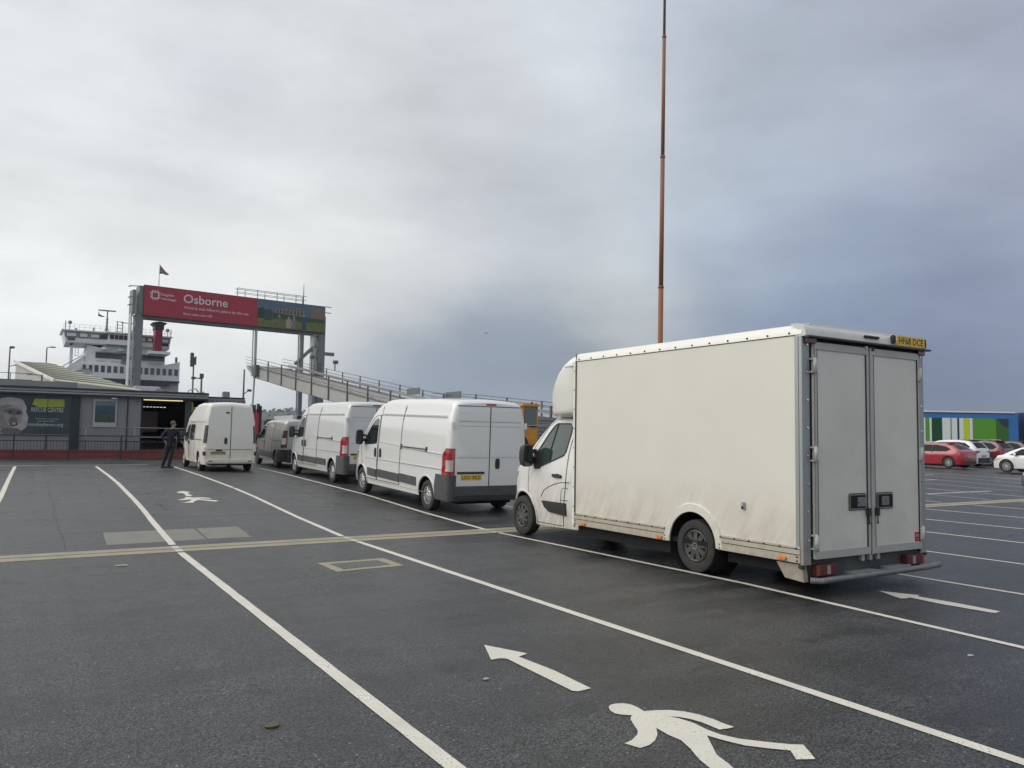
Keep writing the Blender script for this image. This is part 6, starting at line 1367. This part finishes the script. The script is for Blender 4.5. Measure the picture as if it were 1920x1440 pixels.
# ------------------------------------------------------------------ striped and blue curtain-sided trailers
def trailer():
    import mathutils
    A = Vector((60.2, 35.6)); B_ = Vector((66.4, 31.8)); d = (B_-A).normalized(); rz = atan2(d.y, d.x)
    t = thing('striped_trailer', 'long blue trailer with white, green and yellow striped side behind the red cars', 'trailer', (A.x, A.y, .4), rz)
    bl = mat('trailer_blue', (.03, .17, .48), .4, coat=.3, noise=(.8, .1))
    x0, x1 = -6.3, 7.35
    q = MB(); q.box(x0, .0, 1.0, x1, 2.5, 3.78); q.build('body', bl, t)
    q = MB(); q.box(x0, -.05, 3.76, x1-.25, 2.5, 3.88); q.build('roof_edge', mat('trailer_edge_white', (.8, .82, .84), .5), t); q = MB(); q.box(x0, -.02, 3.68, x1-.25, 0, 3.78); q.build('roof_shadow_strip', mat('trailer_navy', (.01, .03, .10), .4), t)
    gr = mat('stripe_green', (.11, .34, .03), .5); dg = mat('stripe_dark_green', (.01, .075, .03), .5); wt = mat('stripe_white', (.80, .83, .83), .5); ye = mat('stripe_yellow', (.6, .7, .03), .5); nv = mat('stripe_navy', (.02, .05, .07), .5)
    sc = 6.95/1150.0  # metres per unit of side length
    St = [(-6.3, -4.6, gr), (-4.6, -3.2, wt), (-3.2, -2.2, dg), (-2.2, -.2, wt), (-.2, .03, wt), (.05, .34, gr), (.36, .52, wt), (.54, 1.34, dg), (1.36, 2.0, wt), (2.09, 2.53, wt), (2.55, 2.68, nv), (2.70, 3.04, wt), (3.06, 3.5, ye), (3.52, 3.74, wt), (3.76, 5.58, gr), (5.59, 6.57, mat('stripe_green2', (.045, .15, .025), .5))]
    for a, b, m in St:
        q = MB(); q.box(a, -.02, 1.45, b, 0, 3.32); q.build('stripe_panel', m, t)
    q = MB(); q.prism([(5.65, 3.32), (6.57, 3.32), (6.57, 2.62), (6.25, 2.66)], -.03, -.02, 'y'); q.build('dark_flash', nv, t)
    q = MB(); q.box(2.01, -.025, 1.45, 2.08, -.0, 3.32); q.build('curtain_joint', mat('joint', (.18, .18, .19), .6), t)
    q = MB(); q.box(x0, -.03, 1.32, 3.74, .0, 1.45); q.box(5.4, -.03, 1.52, 7.1, -.02, 1.57); q.build('lower_rave', wt, t)
    q = MB(); q.box(x0, .2, .8, x1, 2.3, 1.0); q.build('chassis', dark, t)
    for y in (.35, 2.15):
        for x in (-4.5, -3.3, -2.1): q = MB(); q.lathe([(-.15, .01), (-.15, .5), (.15, .5), (.15, .01)], 20, (x, y, .5), 'y'); shade_auto(q.build('wheel', rubber, t), 40)
    t2 = thing('blue_trailer', 'plain dark blue trailer at the far right edge beyond the striped one', 'trailer', (B_.x+.9, B_.y-.4, .4), rz)
    q = MB(); q.box(0, 0, 1.0, 9, 2.5, 3.75); q.build('body', mat('trailer_blue_dull', (.04, .10, .25), .45, noise=(1, .15)), t2, bevel=.03); q = MB(); q.box(-.05, -.04, .9, .08, 2.5, 3.85); q.build('end_frame', mat('trailer_navy', (.01, .03, .10), .4), t2)
    q = MB(); q.box(0, .2, .8, 9, 2.3, 1.0); q.build('chassis', dark, t2)
    for x in (6, 7.2): q = MB(); q.lathe([(-.15, .01), (-.15, .5), (.15, .5), (.15, .01)], 20, (x, .35, .5), 'y'); shade_auto(q.build('wheel', rubber, t2), 40)
trailer()
# ------------------------------------------------------------------ walking man
def skin_mesh(name, V, E, m, parent, lv=1):
    me = bpy.data.meshes.new(name); me.from_pydata([v[:3] for v in V], E, []); o = bpy.data.objects.new(name, me); COL.objects.link(o)
    sk = o.modifiers.new('skin', 'SKIN'); sk.use_smooth_shade = True
    for k, v in enumerate(V):
        r = v[3]; me.skin_vertices[0].data[k].radius = (r, v[4] if len(v) > 4 else r)
    me.skin_vertices[0].data[0].use_root = True
    ss = o.modifiers.new('s', 'SUBSURF'); ss.levels = lv; ss.render_levels = lv
    nm = eval_mesh(o); o.modifiers.clear(); o.data = nm; nm.materials.clear(); nm.materials.append(m)
    for p in nm.polygons: p.use_smooth = True
    o.parent = parent; return o
def man():
    t = thing('person', 'man in dark jacket and trousers walking beside the cream van, one elbow out', 'person', (4.73, 32.5, gz(32.5)), radians(-8.7))
    skin = mat('skin', (.36, .20, .15), .6); jk = mat('jacket', (.012, .015, .026), .9, noise=(6, .3)); tr = mat('trousers', (.018, .028, .035), .85, noise=(6, .3)); hr = mat('hair', (.12, .10, .085), .9, noise=(30, .3))
    # one continuous body: pelvis root, spine, neck, head, arms, legs
    V = [(.10, 0, .92, .13, .10), (.11, 0, 1.10, .13, .10), (.14, 0, 1.30, .15, .10), (.17, 0, 1.43, .12, .09), (.19, 0, 1.50, .055), (.205, -.01, 1.56, .058), (.215, -.02, 1.64, .085), (.215, -.015, 1.72, .072),
         (-.01, 0, 1.42, .055), (-.17, .03, 1.20, .042), (-.07, -.06, 1.02, .033), (-.05, -.08, .97, .030), (.34, 0, 1.40, .055), (.40, -.02, 1.17, .042), (.50, -.10, 1.01, .033), (.53, -.13, .98, .030),
         (.03, 0, .86, .09), (-.02, .03, .48, .058), (-.12, .06, .10, .04), (.18, 0, .86, .09), (.16, -.05, .47, .058), (.09, -.02, .09, .04)]
    E = [(0, 1), (1, 2), (2, 3), (3, 4), (4, 5), (5, 6), (6, 7), (3, 8), (8, 9), (9, 10), (10, 11), (3, 12), (12, 13), (13, 14), (14, 15), (0, 16), (16, 17), (17, 18), (0, 19), (19, 20), (20, 21)]
    skin_mesh('body', V, E, skin, t, 2)
    # jacket over torso and arms
    Vj = [(.10, 0, .72, .165, .125), (.105, 0, .86, .185, .145), (.11, 0, 1.02, .18, .14), (.13, 0, 1.22, .185, .14), (.16, 0, 1.39, .18, .13), (.18, 0, 1.49, .10, .09), (-.02, 0, 1.42, .088), (-.18, .03, 1.20, .074), (-.07, -.06, 1.01, .058), (.35, 0, 1.40, .088), (.41, -.02, 1.17, .072), (.505, -.105, 1.0, .056)]
    skin_mesh('jacket', Vj, [(0, 1), (1, 2), (2, 3), (3, 4), (4, 5), (4, 6), (6, 7), (7, 8), (4, 9), (9, 10), (10, 11)], jk, t, 2)
    Vt = [(.105, 0, .96, .160, .12), (.03, 0, .80, .105), (-.02, .03, .48, .082), (-.11, .06, .14, .068), (-.125, .06, .08, .066), (.18, 0, .80, .105), (.165, -.05, .47, .082), (.10, -.02, .13, .068), (.09, -.02, .07, .066)]
    skin_mesh('trousers', Vt, [(0, 1), (1, 2), (2, 3), (3, 4), (0, 5), (5, 6), (6, 7), (7, 8)], tr, t, 2)
    for x, y in ((-.13, .06), (.09, -.02)):
        skin_mesh('shoe', [(x-.06, y, .05, .042, .045), (x+.03, y-.01, .045, .045, .045), (x+.15, y-.03, .035, .042, .032), (x+.20, y-.04, .03, .03, .022)], [(0, 1), (1, 2), (2, 3)], black_plastic, t, 2)
    # hair cap, ears, nose, eyes, mouth: the head looks right
    q = MB(); q.smooth = True; R = []
    for k in range(9):
        a = k/8*pi*.62; R.append([(.208-.008+.094*sin(a)*cos(b)-.012, -.015+.088*sin(a)*sin(b), 1.70+.105*cos(a)-.03*(cos(b) > .2)*(0)) for b in [2*pi*j/18 for j in range(18)]])
    q.loft(R, True, True); hair = q.build('hair', hr, t); hair.rotation_euler = (0, 0, 0)
    skin_mesh('nose', [(.285, -.03, 1.675, .014), (.312, -.035, 1.655, .014), (.30, -.034, 1.645, .012)], [(0, 1), (1, 2)], skin, t)
    skin_mesh('ear', [(.205, -.105, 1.68, .018, .01), (.20, -.107, 1.65, .014, .009)], [(0, 1)], skin, t)
    skin_mesh('ear', [(.205, .075, 1.68, .018, .01), (.20, .077, 1.65, .014, .009)], [(0, 1)], skin, t)
    q = MB(); q.box(.288, -.070, 1.683, .298, -.045, 1.695); q.box(.288, .005, 1.683, .298, .03, 1.695); q.build('eyes', mat('eye_dark', (.02, .02, .02), .3), t)
    q = MB(); q.box(.286, -.05, 1.607, .296, .015, 1.615); q.build('mouth', mat('lip', (.25, .09, .08), .6), t)
    # collar
    q = MB(); q.lathe([(1.46, .10), (1.53, .085), (1.54, .075), (1.46, .08)], 16, (.185, 0, 0), 'z'); q.build('collar', mat('collar_fur', (.20, .20, .17), .9), t)
    # hands
    for hx, hy, hz, dx in ((-.045, -.085, .955, .35), (.535, -.135, .965, .8)):
        V = [(hx, hy, hz+.015, .024, .017), (hx+.03*dx, hy-.01, hz-.03, .032, .016), (hx+.05*dx, hy-.015, hz-.065, .031, .014)]; E = [(0, 1), (1, 2)]
        hm = skin_mesh('hand', V, E, skin, t, 1)
        for k in range(4):
            ox = -.027+.018*k; ln = (.062, .072, .068, .052)[k]; b = Vector((hx+.05*dx, hy-.015+ox, hz-.075))
            skin_mesh('finger', [(b.x, b.y, b.z+.01, .009), (b.x+.012, b.y, b.z-ln*.5, .0085), (b.x+.03, b.y+.002, b.z-ln*.9, .0075)], [(0, 1), (1, 2)], skin, hm, 1)
        skin_mesh('thumb', [(hx+.03*dx, hy-.04, hz-.02, .011), (hx+.045*dx+.01, hy-.058, hz-.05, .010), (hx+.055*dx+.015, hy-.06, hz-.078, .009)], [(0, 1), (1, 2)], skin, hm, 1)
man()
# ------------------------------------------------------------------ far hills with woods, bird, haze
def hills():
    m = mat('hill_green', (.05, .065, .045), .9, noise=(.02, .35))
    for nm, D, h0, am, seed in (('hills', 900, 17, 10, 3), ('hills', 1500, 44, 12, 8)):
        rnd = random.Random(seed); mb = MB(); R = []; xs = [-200+22*k for k in range(90)]
        ph = [rnd.random()*6.3 for _ in range(8)]
        for j, (dy, f) in enumerate(((0, 0), (40, .45), (90, .8), (140, 1.0), (260, .85), (420, .3))):
            row = []
            for x in xs:
                env = exp(-((x-D*.30)/(D*.30))**2)
                h = h0*(.15+.85*env)+am*.35*(sin(x*.013+ph[0])+.6*sin(x*.031+ph[1])+.3*sin(x*.08+ph[2])); row.append((x, D+dy, -2.9+max(0.5, h)*f))
            R.append(row)
        mb.smooth = True; mb.loft(R, False); o = mb.build(nm, m, recalc=False); struct(o)
        if o.data.polygons[0].normal.z < 0: o.data.flip_normals()
        # wood along the slopes and crest: leaf-clump faces, one mass
        wb_ = MB()
        for k in range(2600 if D < 1000 else 1800):
            x = rnd.uniform(xs[0]+D*.05, xs[-1]*.75); f = rnd.choice((.5, .8, .95, 1.0, 1.0)); env = exp(-((x-D*.30)/(D*.30))**2)
            h = h0*(.15+.85*env)+am*.35*(sin(x*.013+ph[0])+.6*sin(x*.031+ph[1])+.3*sin(x*.08+ph[2])); z = -2.9+max(.5, h)*f; y = D+{.5: 45, .8: 90, .95: 130, 1.0: 140}[f]
            s_ = rnd.uniform(2.5, 6.5) if rnd.random() > .04 else rnd.uniform(7, 11); c = Vector((x, y, z+s_*.3))
            P = [c+Vector((rnd.uniform(-1, 1), rnd.uniform(-1, 1), rnd.uniform(-.5, 1)))*s_*.75 for _ in range(5)]
            i = wb_.pts(P)
            for q_ in ((0, 1, 2), (0, 2, 3), (0, 3, 4), (0, 4, 1), (1, 2, 3), (1, 3, 4)): wb_.face([i[a] for a in q_])
        w_ = wb_.build('woodland', mat('wood_green', (.035, .045, .032), .9), recalc=False); w_['kind'] = 'stuff'
hills()
def bird():
    q = MB(); q.loft([[(x, y+r*cos(a), z+r*sin(a)) for a in [2*pi*j/6 for j in range(6)]] for x, y, z, r in ((-.35, 0, 0, .02), (-.15, 0, .02, .08), (.1, 0, .03, .09), (.25, 0, .06, .06), (.35, 0, .05, .015))], True, True)
    q.prism([(-.1, 0), (.12, 0), (.02, .5), (-.05, .9), (-.08, .5)], .04, .06, 'z'); q.prism([(-.1, 0), (.12, 0), (.02, -.5), (-.05, -.9), (-.08, -.5)], .04, .06, 'z')
    tag(q.build('bird', mat('bird_grey', (.08, .08, .09), .8), loc=(86, 150, 24.3)), 'tiny gull flying against the cloud above the ramp', 'bird')
bird()
HZ = MB(); HZ.box(-500, -120, -5, 1400, 2000, 62); hz = HZ.build('haze', [], None); hz['kind'] = 'stuff'
hm = bpy.data.materials.new('haze'); hm.use_nodes = True; ht = hm.node_tree; ht.nodes.clear(); ho = ht.nodes.new('ShaderNodeOutputMaterial'); hv = ht.nodes.new('ShaderNodeVolumePrincipled')
hv.inputs['Color'].default_value = (.8, .86, .92, 1); hv.inputs['Density'].default_value = .00018; hv.inputs['Anisotropy'].default_value = .2; ht.links.new(hv.outputs[0], ho.inputs['Volume']); hz.data.materials.append(hm)
